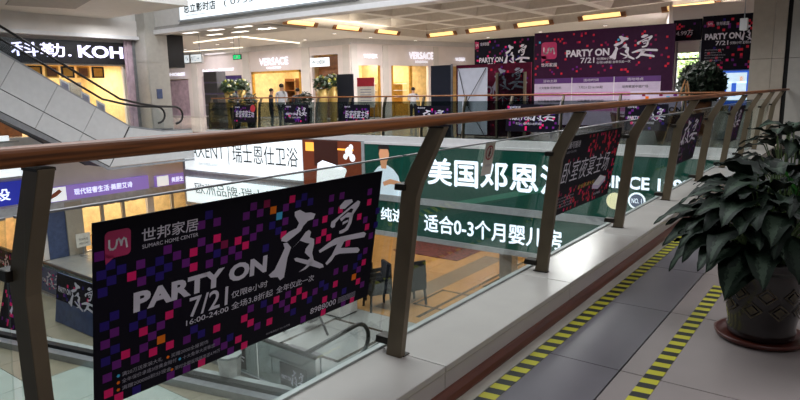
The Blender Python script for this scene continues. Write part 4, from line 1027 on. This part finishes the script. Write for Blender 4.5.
def bush(name, c, r, n, m, parent, seed, sz):
    rr = random.Random(seed); b = MB()
    for i in range(n):
        d = Vector((rr.gauss(0, 1), rr.gauss(0, 1), rr.gauss(0, 1))).normalized() * r * (rr.random() ** .35)
        p = Vector(c) + Vector((d.x, d.y, d.z * .95)); a = Vector((rr.gauss(0, 1), rr.gauss(0, 1), rr.gauss(0, 1))).normalized(); q = a.orthogonal().normalized()
        s = sz * rr.uniform(.6, 1.3)
        b.face([p - a * s, p + q * s * .4, p + a * s, p - q * s * .4])
    o = b.build(name, m, parent); o['kind'] = 'stuff'; return o
for i, (x, y, z, r) in enumerate(((31, 6.2, 2.3, 1.0), (34.4, 7.1, 2.7, 1.2))):
    t = thing('outdoor_shrub', ['nearer', 'farther'][i] + ' sunlit green shrub seen through the entrance door', 'shrub', (x, y, 0), 'shrubs outside the door')
    bush('foliage', (x, y, z), r, 1500, 'hedge', t, 60 + i, .16); MB().tube([(x, y, 0), (x, y, z)], .07, 6).build('trunk', 'shop_wood', t)
t = thing('overhead_banner', 'black banner strip over the entrance door with an amount', 'banner', (24.4, 5.4, 3.1))
MB().fbox(FX(24.4), -5.86, -4.93, 3.08, 3.8, -.098, 0).build('sheet', 'banner_black', t)
text(FX(24.4), '4.99万', -5.75, -5.2, 3.25, 3.42, 'print_silver', t, .02, .008)
squares_random(F((24.4, 5.86, 3.08), (0, -1, 0), (0, 0, 1)), .9, .7, .07, .15, t, 71, .004, 'DDRM')
t = thing('event_banner', 'black party banner hanging right of the entrance door', 'banner', (24.4, 4.1, 2.0))
MB().fbox(FX(24.4), -4.9, -2.9, 2.0, 3.86, -.1, 0).build('sheet', 'banner_black', t)
fb2 = F((24.4, 4.9, 2.0), (0, -1, 0), (0, 0, 1))
squares_random(fb2, 2.0, 1.85, .085, .17, t, 72, .004, 'DDPMRMBD', avoid=((.1, 1.6, .8, 1.35),))
logo(fb2, .16, .34, 1.48, 1.68, t, .01); text(fb2, '世邦家居', .44, .84, 1.52, 1.64, 'print_silver', t, .01, .01)
text(fb2, 'PARTY ON', .10, 1.22, 1.05, 1.26, 'print_silver', t, .04, .01); text(fb2, '7/21', .45, .85, .85, 1.0, 'print_silver', t, .015, .01)
brush(fb2, 1.2, 1.95, .95, 1.5, t, w=.012); text(fb2, '仅限8小时 全场3.8折起', .9, 1.7, .86, .96, 'print_silver', t, .01, .01)
for i in range(5): text(fb2, '满20万送家装大礼包', .12, .12 + .55 + .06 * (i % 3), .32 + i * .09, .37 + i * .09, 'print_grey', t, .005, .01, name='small_print')
t = thing('blue_poster', 'bright blue and white advertising panel beside the column', 'poster', (24.38, 3.6, .4))
MB().fbox(FX(24.38), -4.2, -2.9, .0, 1.96, -.05, 0).build('panel', 'blue_screen', t)
for u0, u1, v0, v1, mm in ((-4.15, -3.4, 1.55, 1.9, 'pale_screen'), (-4.0, -3.85, 1.1, 1.6, 'pale_screen'), (-3.7, -3.4, 1.1, 1.6, 'pale_screen'), (-4.2, -3.3, .95, 1.1, 'pale_screen'), (-3.62, -3.5, 1.62, 1.78, 'photo_skin')):
    MB().fbox(FX(24.38), u0, u1, v0, v1, 0, .01).build('print', mm, t)

# ------------------------------------------------------------------ things standing in the gallery
def planter(name, label, x, y, hp, rp, leaves, r, seed, cat='plant'):
    t = thing(name, label, cat, (x, y, 0))
    m = MB(); m.smooth = True; m.lathe((x, y, 0), [(rp * .7, 0), (rp * .85, .1), (rp, hp * .8), (rp * 1.08, hp), (rp * .95, hp), (rp * .9, hp * .9)], 20); m.build('pot', 'terracotta', t)
    bush('foliage', (x, y, hp + r * .8), r, leaves, 'foliage', t, seed, .10)
    MB().tube([(x, y, hp * .85), (x, y, hp + r * .8)], .04, 6).build('trunk', 'shop_wood', t); return t
planter('potted_tree', 'round dark green bush in a terracotta pot before the entrance', 19.0, 3.75, 1.05, .28, 2600, .62, 5)
def flower_stand(x, y, h, label, seed):
    t = thing('flower_vase', label, 'flowers', (x, y, 0), 'flower arrangements in tall golden vases')
    m = MB(); m.smooth = True; m.lathe((x, y, 0), [(.15, 0), (.17, .02), (.13, .2), (.16, h * .6), (.24, h), (.21, h), (.12, h * .6)], 16); m.build('vase', 'gold_vase', t)
    bush('leaves', (x, y, h + .18), .36, 260, 'flower_leaf', t, seed, .12)
    rr = random.Random(seed)
    for i in range(12):
        a = rr.uniform(0, 6.28); e = rr.uniform(.1, 1.3); d = Vector((math.cos(a) * math.cos(e), math.sin(a) * math.cos(e), math.sin(e))) * .34
        MB().ball((x + d.x, y + d.y, h + .15 + d.z), .06, 0, 6).build('blossom', 'flower_yellow' if i % 2 else 'flower_pale', t)
flower_stand(18.0, 17.15, 1.62, 'golden flower vase left of the navy board on the gallery', 1)
flower_stand(18.9, 17.45, 1.70, 'golden flower vase close behind another beside the navy board', 2)
flower_stand(18.0, 22.85, 1.62, 'golden flower vase just right of the loudspeaker stack', 3)
flower_stand(19.0, 23.2, 1.65, 'golden flower vase behind, before the purple shop', 4)
for i in range(5):
    z = .02 + i * .50
    t = thing('loudspeaker', ['bottom', 'second lowest', 'middle', 'second highest', 'top'][i] + ' grey loudspeaker of the stack before the purple shop', 'loudspeaker', (18.0, 23.8, z), 'stacked loudspeakers')
    bx(17.75, 18.25, 23.35, 24.3, z, z + .48).build('cabinet', 'charcoal', t, bevel=.015)
    bx(17.735, 17.75, 23.39, 24.26, z + .04, z + .44).build('grille', 'grille', t)
t = thing('navy_board', 'plain navy board standing right of the golden flower vases', 'board', (18.2, 16.1, 0))
bx(18.18, 18.24, 15.75, 16.55, .02, 2.16).build('panel', 'navy', t); bx(18.1, 18.35, 15.8, 16.5, 0, .03).build('foot', 'black_matte', t)
t = thing('poster_stand', 'red topped white information stand on the gallery', 'sign stand', (18.2, 15.1, 0)); f182 = FX(18.2)
MB().fbox(f182, -15.55, -14.72, .9, 2.0, -.03, 0).build('panel', 'paper', t); MB().fbox(f182, -15.55, -14.72, 1.68, 2.0, 0, .005).build('red_header', 'red_poster', t)
for v in (1.05, 1.15, 1.25, 1.35, 1.45, 1.55): MB().fbox(f182, -15.4, -14.87, v, v + .03, 0, .004).build('text_line', 'print_grey', t)
for y in (15.5, 14.77): MB().tube([(18.22, y, 0), (18.22, y, .9)], .02, 6).build('leg', 'steel', t)
# people
def person(label, x, y, face, shirt, pants, h=1.7, lean=0.0, arms='down'):
    s = h / 1.7
    P = {'pel': (0, 0, .92), 'wst': (.01, 0, 1.08), 'chs': (.02, 0, 1.30), 'nck': (.03, 0, 1.46), 'hd0': (.05, 0, 1.53), 'hd1': (.06, 0, 1.60), 'hd2': (.055, 0, 1.67)}
    rad = {'pel': (.155, .12), 'wst': (.14, .105), 'chs': (.165, .12), 'nck': (.055, .055), 'hd0': (.065, .075), 'hd1': (.082, .092), 'hd2': (.06, .07)}
    E = [('pel', 'wst'), ('wst', 'chs'), ('chs', 'nck'), ('nck', 'hd0'), ('hd0', 'hd1'), ('hd1', 'hd2')]
    for sd, q in ((1, 'l'), (-1, 'r')):
        P['sh' + q] = (.01, .19 * sd, 1.39); rad['sh' + q] = (.06, .06)
        if arms == 'down':
            P['el' + q] = (-.01, .235 * sd, 1.12); P['wr' + q] = (.06, .25 * sd, .88); P['hn' + q] = (.10, .24 * sd, .80)
        else:
            P['el' + q] = (.10, .24 * sd, 1.14); P['wr' + q] = (.30, .14 * sd, 1.18); P['hn' + q] = (.38, .10 * sd, 1.20)
        for k, r in (('el', .043), ('wr', .03), ('hn', .035)): rad[k + q] = (r, r)
        P['hp' + q] = (0, .09 * sd, .86); P['kn' + q] = (.03, .10 * sd, .48); P['an' + q] = (0, .10 * sd, .09); P['to' + q] = (.16, .11 * sd, .04)
        for k, r in (('hp', .095), ('kn', .062), ('an', .042), ('to', .04)): rad[k + q] = (r, r)
        E += [('chs', 'sh' + q), ('sh' + q, 'el' + q), ('el' + q, 'wr' + q), ('wr' + q, 'hn' + q), ('pel', 'hp' + q), ('hp' + q, 'kn' + q), ('kn' + q, 'an' + q), ('an' + q, 'to' + q)]
        for fi in range(5):
            hx, hy, hz = P['hn' + q]; wx, wy, wz = P['wr' + q]; d = Vector((hx - wx, hy - wy, hz - wz)).normalized()
            L = (.05, .075, .08, .075, .06)[fi]; off = (fi - 2) * .016
            nm = 'f%d%s' % (fi, q); P[nm] = (hx + d.x * L + (off if arms == 'down' else 0), hy + d.y * L + (0 if arms == 'down' else off), hz + d.z * L); rad[nm] = (.009, .009)
            E.append(('hn' + q, nm))
    names = list(P); me = bpy.data.meshes.new('person')
    me.from_pydata([tuple(Vector(P[k]) * s) for k in names], [(names.index(a), names.index(b)) for a, b in E], [])
    o = bpy.data.objects.new('tmp_person', me); COL.objects.link(o)
    o.modifiers.new('skin', 'SKIN'); sv = me.skin_vertices[0].data
    for i, k in enumerate(names): sv[i].radius = (rad[k][0] * s, rad[k][1] * s)
    sv[0].use_root = True
    sb = o.modifiers.new('sub', 'SUBSURF'); sb.levels = 1; sb.render_levels = 1
    dg = bpy.context.evaluated_depsgraph_get(); ev = o.evaluated_get(dg); bm_ = bpy.data.meshes.new_from_object(ev); bpy.data.objects.remove(o)
    for mm in ('skin', shirt, pants, 'black_matte'): bm_.materials.append(MATS[mm])
    for p in bm_.polygons:
        z = p.center.z / s; yv = abs(p.center.y) / s; xv = p.center.x / s
        if z > 1.45: i = 0
        elif z < .085: i = 3
        elif z < .93 and yv < .2: i = 2
        else: i = 1
        if arms == 'down' and z < .9 and yv > .2: i = 0
        if arms != 'down' and xv > .26 and z > 1.0: i = 0
        p.material_index = i; p.use_smooth = True
    t = thing('person', label, 'person', (x, y, 0)); t.rotation_euler = (0, lean, face)
    ob = bpy.data.objects.new('body', bm_); COL.objects.link(ob); ob.parent = t
    def sub(nm, b, mm):
        q = b.build(nm, mm); q.location = q.location * 1.0; q.parent = t; return q
    b = MB(); b.smooth = True; b.ball((.035 * s, 0, 1.645 * s), .098 * s, 0, 12, (1.0, .92, .85)); hr = sub('hair', b, 'hair')
    for sd in (-1, 1):
        b = MB(); b.ball((.145 * s, .032 * s * sd, 1.605 * s), .009 * s, 0, 6); sub('eye', b, 'black_matte')
        b = MB(); b.ball((.06 * s, .09 * s * sd, 1.60 * s), .02 * s, 0, 6, (.6, .4, 1.2)); sub('ear', b, 'skin')
    b = MB(); b.ball((.15 * s, 0, 1.585 * s), .013 * s, 0, 6, (1, .7, 1.3)); sub('nose', b, 'skin')
    b = MB(); b.ball((.138 * s, 0, 1.555 * s), .016 * s, 0, 6, (.5, 1.2, .35)); sub('mouth', b, 'red_poster')
    return t
person('person in a white shirt standing with back to the atrium among others', 17.9, 19.4, 0.3, 'shirt_white', 'trousers', 1.85)
person('person in dark clothes standing left of the white-shirted one', 18.3, 20.5, -.6, 'shirt_dark', 'trousers', 1.68)
person('person in dark clothes standing right of the white-shirted one', 18.2, 18.75, .8, 'shirt_dark', 'trousers', 1.66)
person('person in a pale shirt and dark trousers walking toward the amber shop', 22.4, 15.95, .5, 'shirt_white', 'trousers', 1.62, arms='fwd')
for i, (x, y, lab) in enumerate(((17.9, 21.35, 'small dark leafy pot plant left of the standing people'), (17.9, 18.0, 'small dark leafy pot plant right of the standing people'), (17.6, 22.0, 'small dark leafy pot plant beside the golden vase'))):
    t = thing('small_pot_plant', lab, 'plant', (x, y, 0), 'small plants along the far railing')
    m = MB(); m.lathe((x, y, 0), [(.16, 0), (.22, .5), (.25, .9), (.22, .9)], 14); m.build('pot', 'black_matte', t); bush('foliage', (x, y, 1.25), .3, 260, 'foliage', t, 80 + i, .09)
# right-hand display behind the far railing
t = thing('maroon_counter', 'boat-shaped maroon display counter behind the far railing', 'counter', (18.2, 5.0, 0))
m = MB(); m.smooth = True
sec = []
for i in range(9):
    s = i / 8 * 2 - 1; wd = .55 * (1 - abs(s) ** 2.2) ** .5 + .04; zz = .15 * s * s
    sec.append([(18.3 - wd, 5.0 + s * 1.0, .62 + zz), (18.3 - wd * .75, 5.0 + s * .9, .2 + zz * .6), (18.3 - wd * .3, 5.0 + s * .8, .02), (18.3 + wd * .3, 5.0 + s * .8, .02), (18.3 + wd * .75, 5.0 + s * .9, .2 + zz * .6), (18.3 + wd, 5.0 + s * 1.0, .62 + zz)])
for a, b2 in zip(sec[:-1], sec[1:]):
    for k2 in range(5): m.face([a[k2], b2[k2], b2[k2 + 1], a[k2 + 1]])
    m.face([a[5], b2[5], b2[0], a[0]])
m.build('hull', 'maroon_gloss', t); bx(17.9, 18.7, 4.3, 5.7, .63, .68).build('top', 'white_plastic', t)
t = thing('product_poster', 'lilac poster with black party lettering behind the maroon counter', 'poster', (19.8, 4.9, .6)); f19 = FX(19.8)
MB().fbox(f19, -5.9, -4.15, .35, 1.35, -.04, 0).build('panel', 'print_lilac', t); text(f19, 'PARTY ON', -5.5, -4.4, .72, .88, 'print_black', t, .04, .01)
squares_random(F((19.8, 5.9, .35), (0, -1, 0), (0, 0, 1)), 1.7, .35, .08, .5, t, 90, .006, 'RPDOMR'); squares_random(F((19.8, 5.9, .95), (0, -1, 0), (0, 0, 1)), 1.7, .4, .1, .25, t, 91, .006, 'ORCBM')
for y in (5.6, 4.45): MB().tube([(19.86, y, 0), (19.86, y, .36)], .02, 6).build('leg', 'steel', t)
t = thing('white_cone', 'white tapering cloth cone behind the far railing', 'stand cover', (16.4, 4.42, 0))
m = MB(); m.lathe((16.4, 4.42, .002), [(.26, 0), (.2, .25), (.1, .62), (.02, .95)], 14); m.build('cloth', 'tarp_white', t); m = MB(); m.ball((16.4, 4.42, .96), .03, 0, 8); m.build('tip', 'tarp_white', t)
t = thing('easel', 'pale wooden easel leaning beside the terracotta pot plant', 'easel', (17.2, 3.9, 0))
for a, b2 in (((17.2, 4.25, 0), (17.3, 3.8, 1.65)), ((17.2, 3.4, 0), (17.3, 3.75, 1.6)), ((17.7, 3.8, 0), (17.32, 3.78, 1.55))): MB().tube([a, b2], .02, 5).build('leg', 'wood_light', t)
bx(17.18, 17.26, 3.5, 4.1, .8, .84).build('ledge', 'wood_light', t)
t = thing('low_table', 'white cloth covered table before the entrance right side', 'table', (19.5, 2.95, 0))
bx(19.2, 19.9, 2.5, 3.4, .02, .75).build('cloth', 'white_plastic', t); bx(19.15, 19.95, 2.45, 3.45, .75, .79).build('top', 'white_plastic', t)
for k, (y, c) in enumerate(((2.7, 'blue_panel'), (2.95, 'print_D'), (3.2, 'print_gold'))):
    b = thing('gift_box', ['blue', 'red', 'gold'][k] + ' gift box on the white cloth covered table', 'box', (19.4, y, .79), 'gift boxes on the white table')
    bx(19.3, 19.5, y - .09, y + .09, .79, .93).build('box', c, b); bx(19.295, 19.505, y - .02, y + .02, .791, .935).build('ribbon', 'print_white', b)
# ------------------------------------------------------------------ lower hall
LZ = -4.6
fh = sthing('floor_hall', (12, 14, LZ - .2))
bx(-2, 30, 1.0, 36, LZ - .2, LZ - .012).build('slab', 'grout', fh)
def tiles(x0, x1, y0, y1, step, m, name='floor_tile'):
    x = x0
    while x < x1 - .01:
        y = y0
        while y < y1 - .01:
            bx(x + .006, min(x + step, x1) - .006, y + .006, min(y + step, y1) - .006, LZ - .012, LZ).build(name, m, fh); y += step
        x += step
tiles(8.3, 12.8, 4, 24.4, 1.5, 'floor_hall_white')
tiles(12.8, 23.3, 1.2, 15.0, 2.1, 'floor_hall_tan')
bx(12.8, 23.3, 15.0, 24.4, LZ - .012, LZ).build('floor_field', 'floor_hall_tan', fh)
bx(23.3, 30, 1.2, 30, LZ - .012, LZ).build('floor_field', 'floor_hall_tan', fh)
tiles(2.0, 5.2, 6, 24.4, 1.6, 'floor_hall_green'); tiles(5.2, 6.8, 6, 14.0, 1.6, 'floor_hall_green'); tiles(5.2, 8.3, 14.0, 24.4, 1.55, 'floor_hall_beige'); tiles(6.8, 8.3, 6, 14.0, 1.5, 'floor_hall_beige')
bx(13.2, 19.8, 10.15, 10.9, LZ, LZ + .002).build('inlay_band', 'inlay_grey', fh)
bx(13.2, 19.8, 9.3, 9.42, LZ, LZ + .002).build('inlay_line', 'inlay_dark', fh)
for x0, x1, y0, y1 in ((14.0, 15.6, 8.9, 10.1), (13.6, 14.8, 7.6, 8.6), (16.5, 17.8, 8.6, 9.2), (9.8, 11.9, 9.2, 11.2), (11.0, 12.6, 11.6, 13.0)):
    m = MB()
    for a, b, c, d in ((x0, x1, y0, y0 + .1), (x0, x1, y1 - .1, y1), (x0, x0 + .1, y0, y1), (x1 - .1, x1, y0, y1)): m.box(a, b, c, d, LZ, LZ + .0025)
    m.build('inlay_frame', 'inlay_dark', fh)
tag(bx(18.6, 20.8, 11.4, 14.3, LZ + .001, LZ + .02).build('rug', 'rug_red'), 'dark red patterned rug on the tan hall floor', 'rug')
struct(bx(23.5, 23.7, 0, 36, LZ, -.4).build('wall_hall', 'shop_warm'))
struct(bx(-2, 23.5, 0.9, 1.0, LZ, -.4).build('wall_hall_near', 'wall_white'))
struct(bx(15.6, 23.5, 1.0, 34, -.7, -.6).build('ceiling_hall', 'ceiling_white'))
# support column under the sign
t = sthing('column_hall', (16.3, 8.2, LZ)); bx(16.1, 16.5, 8.0, 8.4, LZ, -.6).build('shaft', 'steel', t)
# lower shop front on the left
wh = sthing('wall_lower_left', (11, 24.5, LZ)); f24 = FY(24.5)
wall_open(f24, 2, 19, LZ, -1.0, [(5, 10.2, LZ + .02, -2.75), (11.8, 14.6, LZ + .02, -2.55), (14.9, 18.5, LZ + .02, -2.55)], .15, 'wall_cream', wh)
bx(2, 19, 27.4, 27.5, LZ, -1).build('shop_back_wall', 'shop_warm', wh); bx(2, 19, 24.65, 27.4, -1.2, -1.1).build('shop_ceiling', 'wall_cream', wh); bx(2, 19, 24.5, 27.4, LZ - .01, LZ).build('shop_floor', 'floor_hall_tan', wh)
MB().fbox(f24, 10.4, 11.1, LZ, -2.5, 0, .05).build('blue_panel', 'blue_panel', wh); MB().fbox(f24, 11.1, 11.75, LZ, -2.5, 0, .12).build('pier', 'column_beige', wh)
for x in (12.6, 13.5, 15.8, 16.6): MB().fbox(f24, x - .06, x + .06, LZ, -2.55, -.1, .02).build('mullion', 'column_beige', wh)
for i in range(6): MB().fbox(f24, 12.3 + i * .32, 12.5 + i * .32, -2.85, -2.62, -.05, .01).build('lattice', 'shop_wood', wh)
area('shop_light', (14.5, 26, -1.3), 4.5, 2, 240, (1.0, .92, .76)); area('shop_light', (8, 26, -1.3), 3, 2, 90, (1.0, .85, .62))
t = thing('purple_strip_sign', 'long purple lightbox strip sign with white characters at lower left', 'sign', (12.5, 24.4, -2.4))
MB().fbox(f24, 10.25, 14.65, -2.42, -1.86, .0, .14).build('light_box', 'purple_strip', t); fs_ = FY(24.36)
text(fs_, '现代轻奢生活·美厨艾诗', 11.5, 13.9, -2.26, -2.02, 'letter_white', t, .01, .01)
b = MB(); b.fbox(fs_, 10.3, 11.2, -2.40, -1.88, 0, .006); b.build('photo_print', 'photo_white', t); b = MB(); b.prism(fs_, [(10.45, -2.36), (10.7, -2.1), (10.95, -1.95), (11.05, -2.05), (10.85, -2.2)], .006, .01); b.build('photo_figure', 'photo_brown', t)
MB().fbox(f24, 2, 19, -2.75, -2.42, 0, .10).build('fascia_strip', 'sign_frame', wh)
t = thing('purple_box_sign', 'short purple and white lightbox right of the long purple strip', 'sign', (15.7, 24.4, -2.4))
MB().fbox(f24, 15.0, 16.7, -2.42, -1.95, 0, .14).build('light_box', 'purple_strip', t); MB().fbox(fs_, 15.05, 15.6, -2.40, -1.97, 0, .006).build('photo_print', 'photo_white', t); text(fs_, '美厨生活', 15.75, 16.55, -2.3, -2.08, 'letter_white', t, .01, .01)
t = thing('blue_box_sign', 'deep blue lightbox sign behind the nearest bronze post', 'sign', (8.5, 24.4, -2.3))
MB().fbox(f24, 6, 10.1, -2.3, -1.45, 0, .14).build('light_box', 'blue_strip', t); text(fs_, '家居馆设', 7.2, 9.25, -2.1, -1.68, 'letter_white', t, .02, .01)
t = thing('white_box_sign', 'white lightbox above the blue sign at the left edge', 'sign', (8.5, 24.4, -1.3)); MB().fbox(f24, 6, 9.75, -1.28, -.8, 0, .18).build('light_box', 'box_white', t); MB().fbox(f24, 6, 9.8, -1.34, -1.28, 0, .2).build('frame', 'sign_frame', t)
t = thing('thin_white_box_sign', 'thin white lightbox strip just above the handrail at left edge', 'sign', (8.5, 24.2, 0)); MB().fbox(FY(24.1), 6, 9.3, .02, .2, 0, .12).build('light_box', 'box_white', t); MB().fbox(FY(24.1), 6, 9.6, -.05, .02, 0, .16).build('frame', 'sign_frame', t)
t = thing('paper_sign', 'white paper sign on a stand before the beige pier', 'sign', (11.4, 24.0, LZ)); fp = FY(24.0)
MB().fbox(fp, 11.2, 11.75, -4.6 + .35, -3.72, 0, .02).build('sheet', 'paper', t); text(fp, '欢迎光临', 11.3, 11.65, -4.0, -3.9, 'text_dark', t, 0, .03); text(fp, 'WELCOME', 11.3, 11.65, -4.15, -4.07, 'text_dark', t, 0, .03)
MB().tube([(11.47, 24.04, LZ), (11.47, 24.04, -4.2)], .025, 6).build('pole', 'steel', t); m = MB(); m.lathe((11.47, 24.04, LZ), [(.16, 0), (.16, .02), (.02, .03)], 14); m.build('base', 'steel', t)
# lower balustrade with dark handrail and posters
lb = thing('lower_balustrade', 'glass balustrade with black handrail on the hall floor below', 'railing', (8.3, 16, LZ))
m = MB(); m.smooth = True; pth = [(8.5, 24.3, -3.6), (8.3, 16, -3.6), (8.12, 8.2, -3.6)]
m.tube(pth, .05, 8); m.build('handrail', 'rubber_black', lb)
fb3 = F((8.5, 24.3, LZ), (-.0236, -1, 0), (0, 0, 1)); LL = 16.1
for i in range(9):
    MB().fbox(fb3, i * LL / 9 + .02, (i + 1) * LL / 9 - .02, .08, .98, -.006, .006).build('glass_panel', 'far_glass', lb)
MB().fbox(fb3, 0, LL, 0, .08, -.05, .05).build('shoe', 'steel', lb)
for i, (u0, w_, v0, h_, rot, lab) in enumerate(((.2, 1.9, .12, .85, 0, 'dark party poster on the lower glass behind the nearest post'), (3.3, 2.2, .1, .8, 0, 'dark blue party poster on the lower glass right of the nearest post'), (13.15, .85, .18, .62, 0, 'small black poster on lower glass under the big banner'), (15.1, .8, .1, .6, 0, 'small dark poster at the right end of the lower glass'))):
    q = F(fb3.p(u0, v0, .06), fb3.u, fb3.v)
    t = thing('lower_poster', lab, 'poster', q.p(w_ / 2, 0, 0), 'posters on the lower balustrade')
    MB().fbox(q, 0, w_, 0, h_, 0, .006).build('sheet', 'banner_black' if i != 1 else 'blue_panel', t)
    brush(q, w_ * .4, w_ * .95, h_ * .25, h_ * .85, t, w=.012); text(q, 'PARTY ON', w_ * .06, w_ * .42, h_ * .4, h_ * .55, 'print_silver', t, .03, .01)
    if i < 2: squares_random(q, w_, h_, .07, .14, t, 100 + i, .008, 'PMPBM')
t = thing('leaning_poster', 'black poster with pink squares leaning near the left edge below', 'poster', (6.4, 17.4, LZ))
q = F((6.25, 18.3, LZ + .02), (0, -1, 0), (.25, 0, 1))
MB().fbox(q, 0, 1.75, 0, 1.25, -.02, 0).build('sheet', 'banner_black', t); squares_random(q, 1.75, 1.25, .09, .16, t, 120, .004, 'PPMBM'); brush(q, .55, 1.65, .45, 1.1, t, w=.008)
MB().tube([q.p(.9, 1.1, -.03), (7.0, 17.4, LZ)], .02, 6).build('prop', 'steel', t)
t = thing('party_board', 'board with black calligraphy poster over a pale blue lower half', 'board', (7.5, 16.3, LZ))
q = F((7.35, 17.45, LZ + .02), (0, -1, 0), (.15, 0, 1))
MB().fbox(q, 0, 2.35, 0, 1.35, -.03, 0).build('panel', 'blue_panel', t); MB().fbox(q, 0, 2.35, .62, 1.35, 0, .006).build('poster', 'banner_black', t); brush(q, .7, 2.2, .55, 1.25, t, w=.012)
squares_random(F(q.p(0, .62, 0), q.u, q.v), 2.35, .7, .09, .12, t, 121, .009, 'MBMPB'); text(q, 'PARTY ON', .12, .8, .85, 1.0, PS, t, .03, .01)
# metal sill band of the green tiled floor and low frames
t = thing('metal_sill', 'grey metal sill band crossing the pale green tiled floor below', 'sill', (6.6, 13.5, LZ))
fs2 = F((5.0, 20.2, LZ), (7.55 - 5.0, 9.2 - 20.2, 0), (0, 0, 1)); L3 = math.hypot(2.55, 11.0) + 1.2
MB().fbox(fs2, 0, L3, 0, .16, -.10, .10).build('front_band', 'steel', t); MB().fbox(fs2, 0, L3, 0, .22, -.30, -.14).build('dark_band', 'rubber_black', t); MB().fbox(fs2, 0, L3, 0, .20, -.48, -.30).build('rear_band', 'channel', t)
t = thing('waste_bin', 'white tapered waste bin on the hall floor under the big banner', 'bin', (7.78, 10.45, LZ))
m = MB(); m.lathe((7.78, 10.45, LZ), [(.20, 0), (.26, .62), (.27, .64), (.25, .64), (.19, .05)], 8); m.build('bucket', 'white_plastic', t); m = MB(); m.lathe((7.78, 10.45, LZ + .6), [(.272, 0), (.272, .05), (.25, .05)], 8); m.build('rim', 'channel', t)
t = thing('perforated_stool', 'grey perforated bench seat below the glass', 'bench', (8.9, 9.6, LZ)); bx(8.55, 9.25, 9.1, 10.1, LZ + .40, LZ + .45).build('seat', 'charcoal', t, bevel=.02)
for x in (8.6, 9.2):
    for y in (9.15, 10.05): MB().tube([(x, y, LZ), (x, y, LZ + .4)], .02, 6).build('leg', 'steel', t)
# escalator end with looped handrail
t = thing('escalator_end', 'black looped escalator handrail end with yellow edge on the hall floor', 'escalator', (9.8, 8.6, LZ))
for yy in (8.75, 7.7):
    m = MB(); m.smooth = True; pt = [(8.3, yy, LZ + .85), (9.9, yy, LZ + .95)] + [(10.0 + .38 * math.cos(math.radians(90 - a)), yy, LZ + .57 + .38 * math.sin(math.radians(90 - a))) for a in range(0, 181, 20)] + [(9.5, yy, LZ + .19)]
    m.tube(pt, .05, 8); m.build('handrail', 'rubber_black', t); bx(8.4, 10.0, yy - .01, yy + .01, LZ + .1, LZ + .85).build('glass_side', 'clear_pane', t); bx(8.2, 10.4, yy - .08, yy + .08, LZ, LZ + .1).build('skirt', 'steel', t)
bx(8.2, 10.4, 7.8, 8.65, LZ, LZ + .06).build('comb_plate', 'step_metal', t); bx(8.2, 10.4, 8.58, 8.65, LZ + .06, LZ + .068).build('yellow_edge', 'yellow_edge', t); bx(8.2, 10.4, 7.8, 7.87, LZ + .06, LZ + .068).build('yellow_edge', 'yellow_edge', t)
# tripod stand with small machine
t = thing('tripod_stand', 'black tripod stand holding a small machine on the white hall floor', 'tripod', (10.95, 11.2, LZ))
for a in (.4, 2.5, 4.6): MB().tube([(10.95, 11.2, LZ + 1.0), (10.95 + .7 * math.cos(a), 11.2 + .7 * math.sin(a), LZ)], .03, 6).build('leg', 'black_matte', t)
MB().tube([(10.95, 11.2, LZ + .6), (10.95, 11.2, LZ + 1.9)], .035, 6).build('mast', 'black_matte', t); bx(10.75, 11.15, 11.0, 11.4, LZ + .25, LZ + .62).build('machine', 'charcoal', t); bx(10.6, 11.3, 10.95, 11.45, LZ + 1.5, LZ + 1.95).build('lamp_head', 'black_matte', t)
# pale cabinet beside the chairs
t = thing('white_cabinet', 'pale tall cabinet standing beside the dark chairs below', 'cabinet', (12.2, 11.6, LZ))
bx(11.9, 12.6, 11.0, 12.4, LZ + .05, LZ + 1.35).build('body', 'trim_white', t); bx(11.88, 11.9, 11.02, 11.68, LZ + .08, LZ + 1.32).build('door', 'wall_white', t); bx(11.88, 11.9, 11.72, 12.38, LZ + .08, LZ + 1.32).build('door', 'wall_white', t); bx(11.92, 12.58, 11.02, 12.38, LZ, LZ + .05).build('plinth', 'black_matte', t)
def chair(x, y, rz, label):
    t = thing('dining_chair', label, 'chair', (x, y, LZ), 'dark chairs on the hall floor'); s = 1.32
    def part(n, b): o = b.build(n, 'chair_navy'); o.parent = t; return o
    part('seat', bx(-.25 * s, .25 * s, -.25 * s, .25 * s, .36 * s, .48 * s))
    for sx_ in (-1, 1):
        for sy_ in (-1, 1):
            hgt = .42
            part('leg', MB().tube([(.24 * s * sx_, .24 * s * sy_, 0), (.21 * s * sx_, .21 * s * sy_, hgt * s)], .028 * s, 6))
    part('backrest', MB().prism(F((0, 0, 0), (0, 1, 0), (0, 0, 1)), [(-.25 * s, .48 * s), (.25 * s, .48 * s), (.23 * s, 1.0 * s), (-.23 * s, 1.0 * s)], -.25 * s, -.19 * s))
    for sy_ in (-1, 1): part('armrest', bx(-.22 * s, .2 * s, .25 * s * sy_ - .03, .25 * s * sy_ + .03, .62 * s, .70 * s)); part('arm_post', bx(.15 * s, .2 * s, .25 * s * sy_ - .025, .25 * s * sy_ + .025, .44 * s, .66 * s))
    t.rotation_euler = (0, 0, rz)
chair(13.2, 10.75, 2.6, 'dark navy armchair left of the second bronze post, on hall floor')
chair(14.0, 10.15, 1.2, 'dark navy armchair right of the second bronze post, on hall floor')
chair(13.9, 11.6, -.4, 'dark navy armchair farther behind the others on the hall floor')
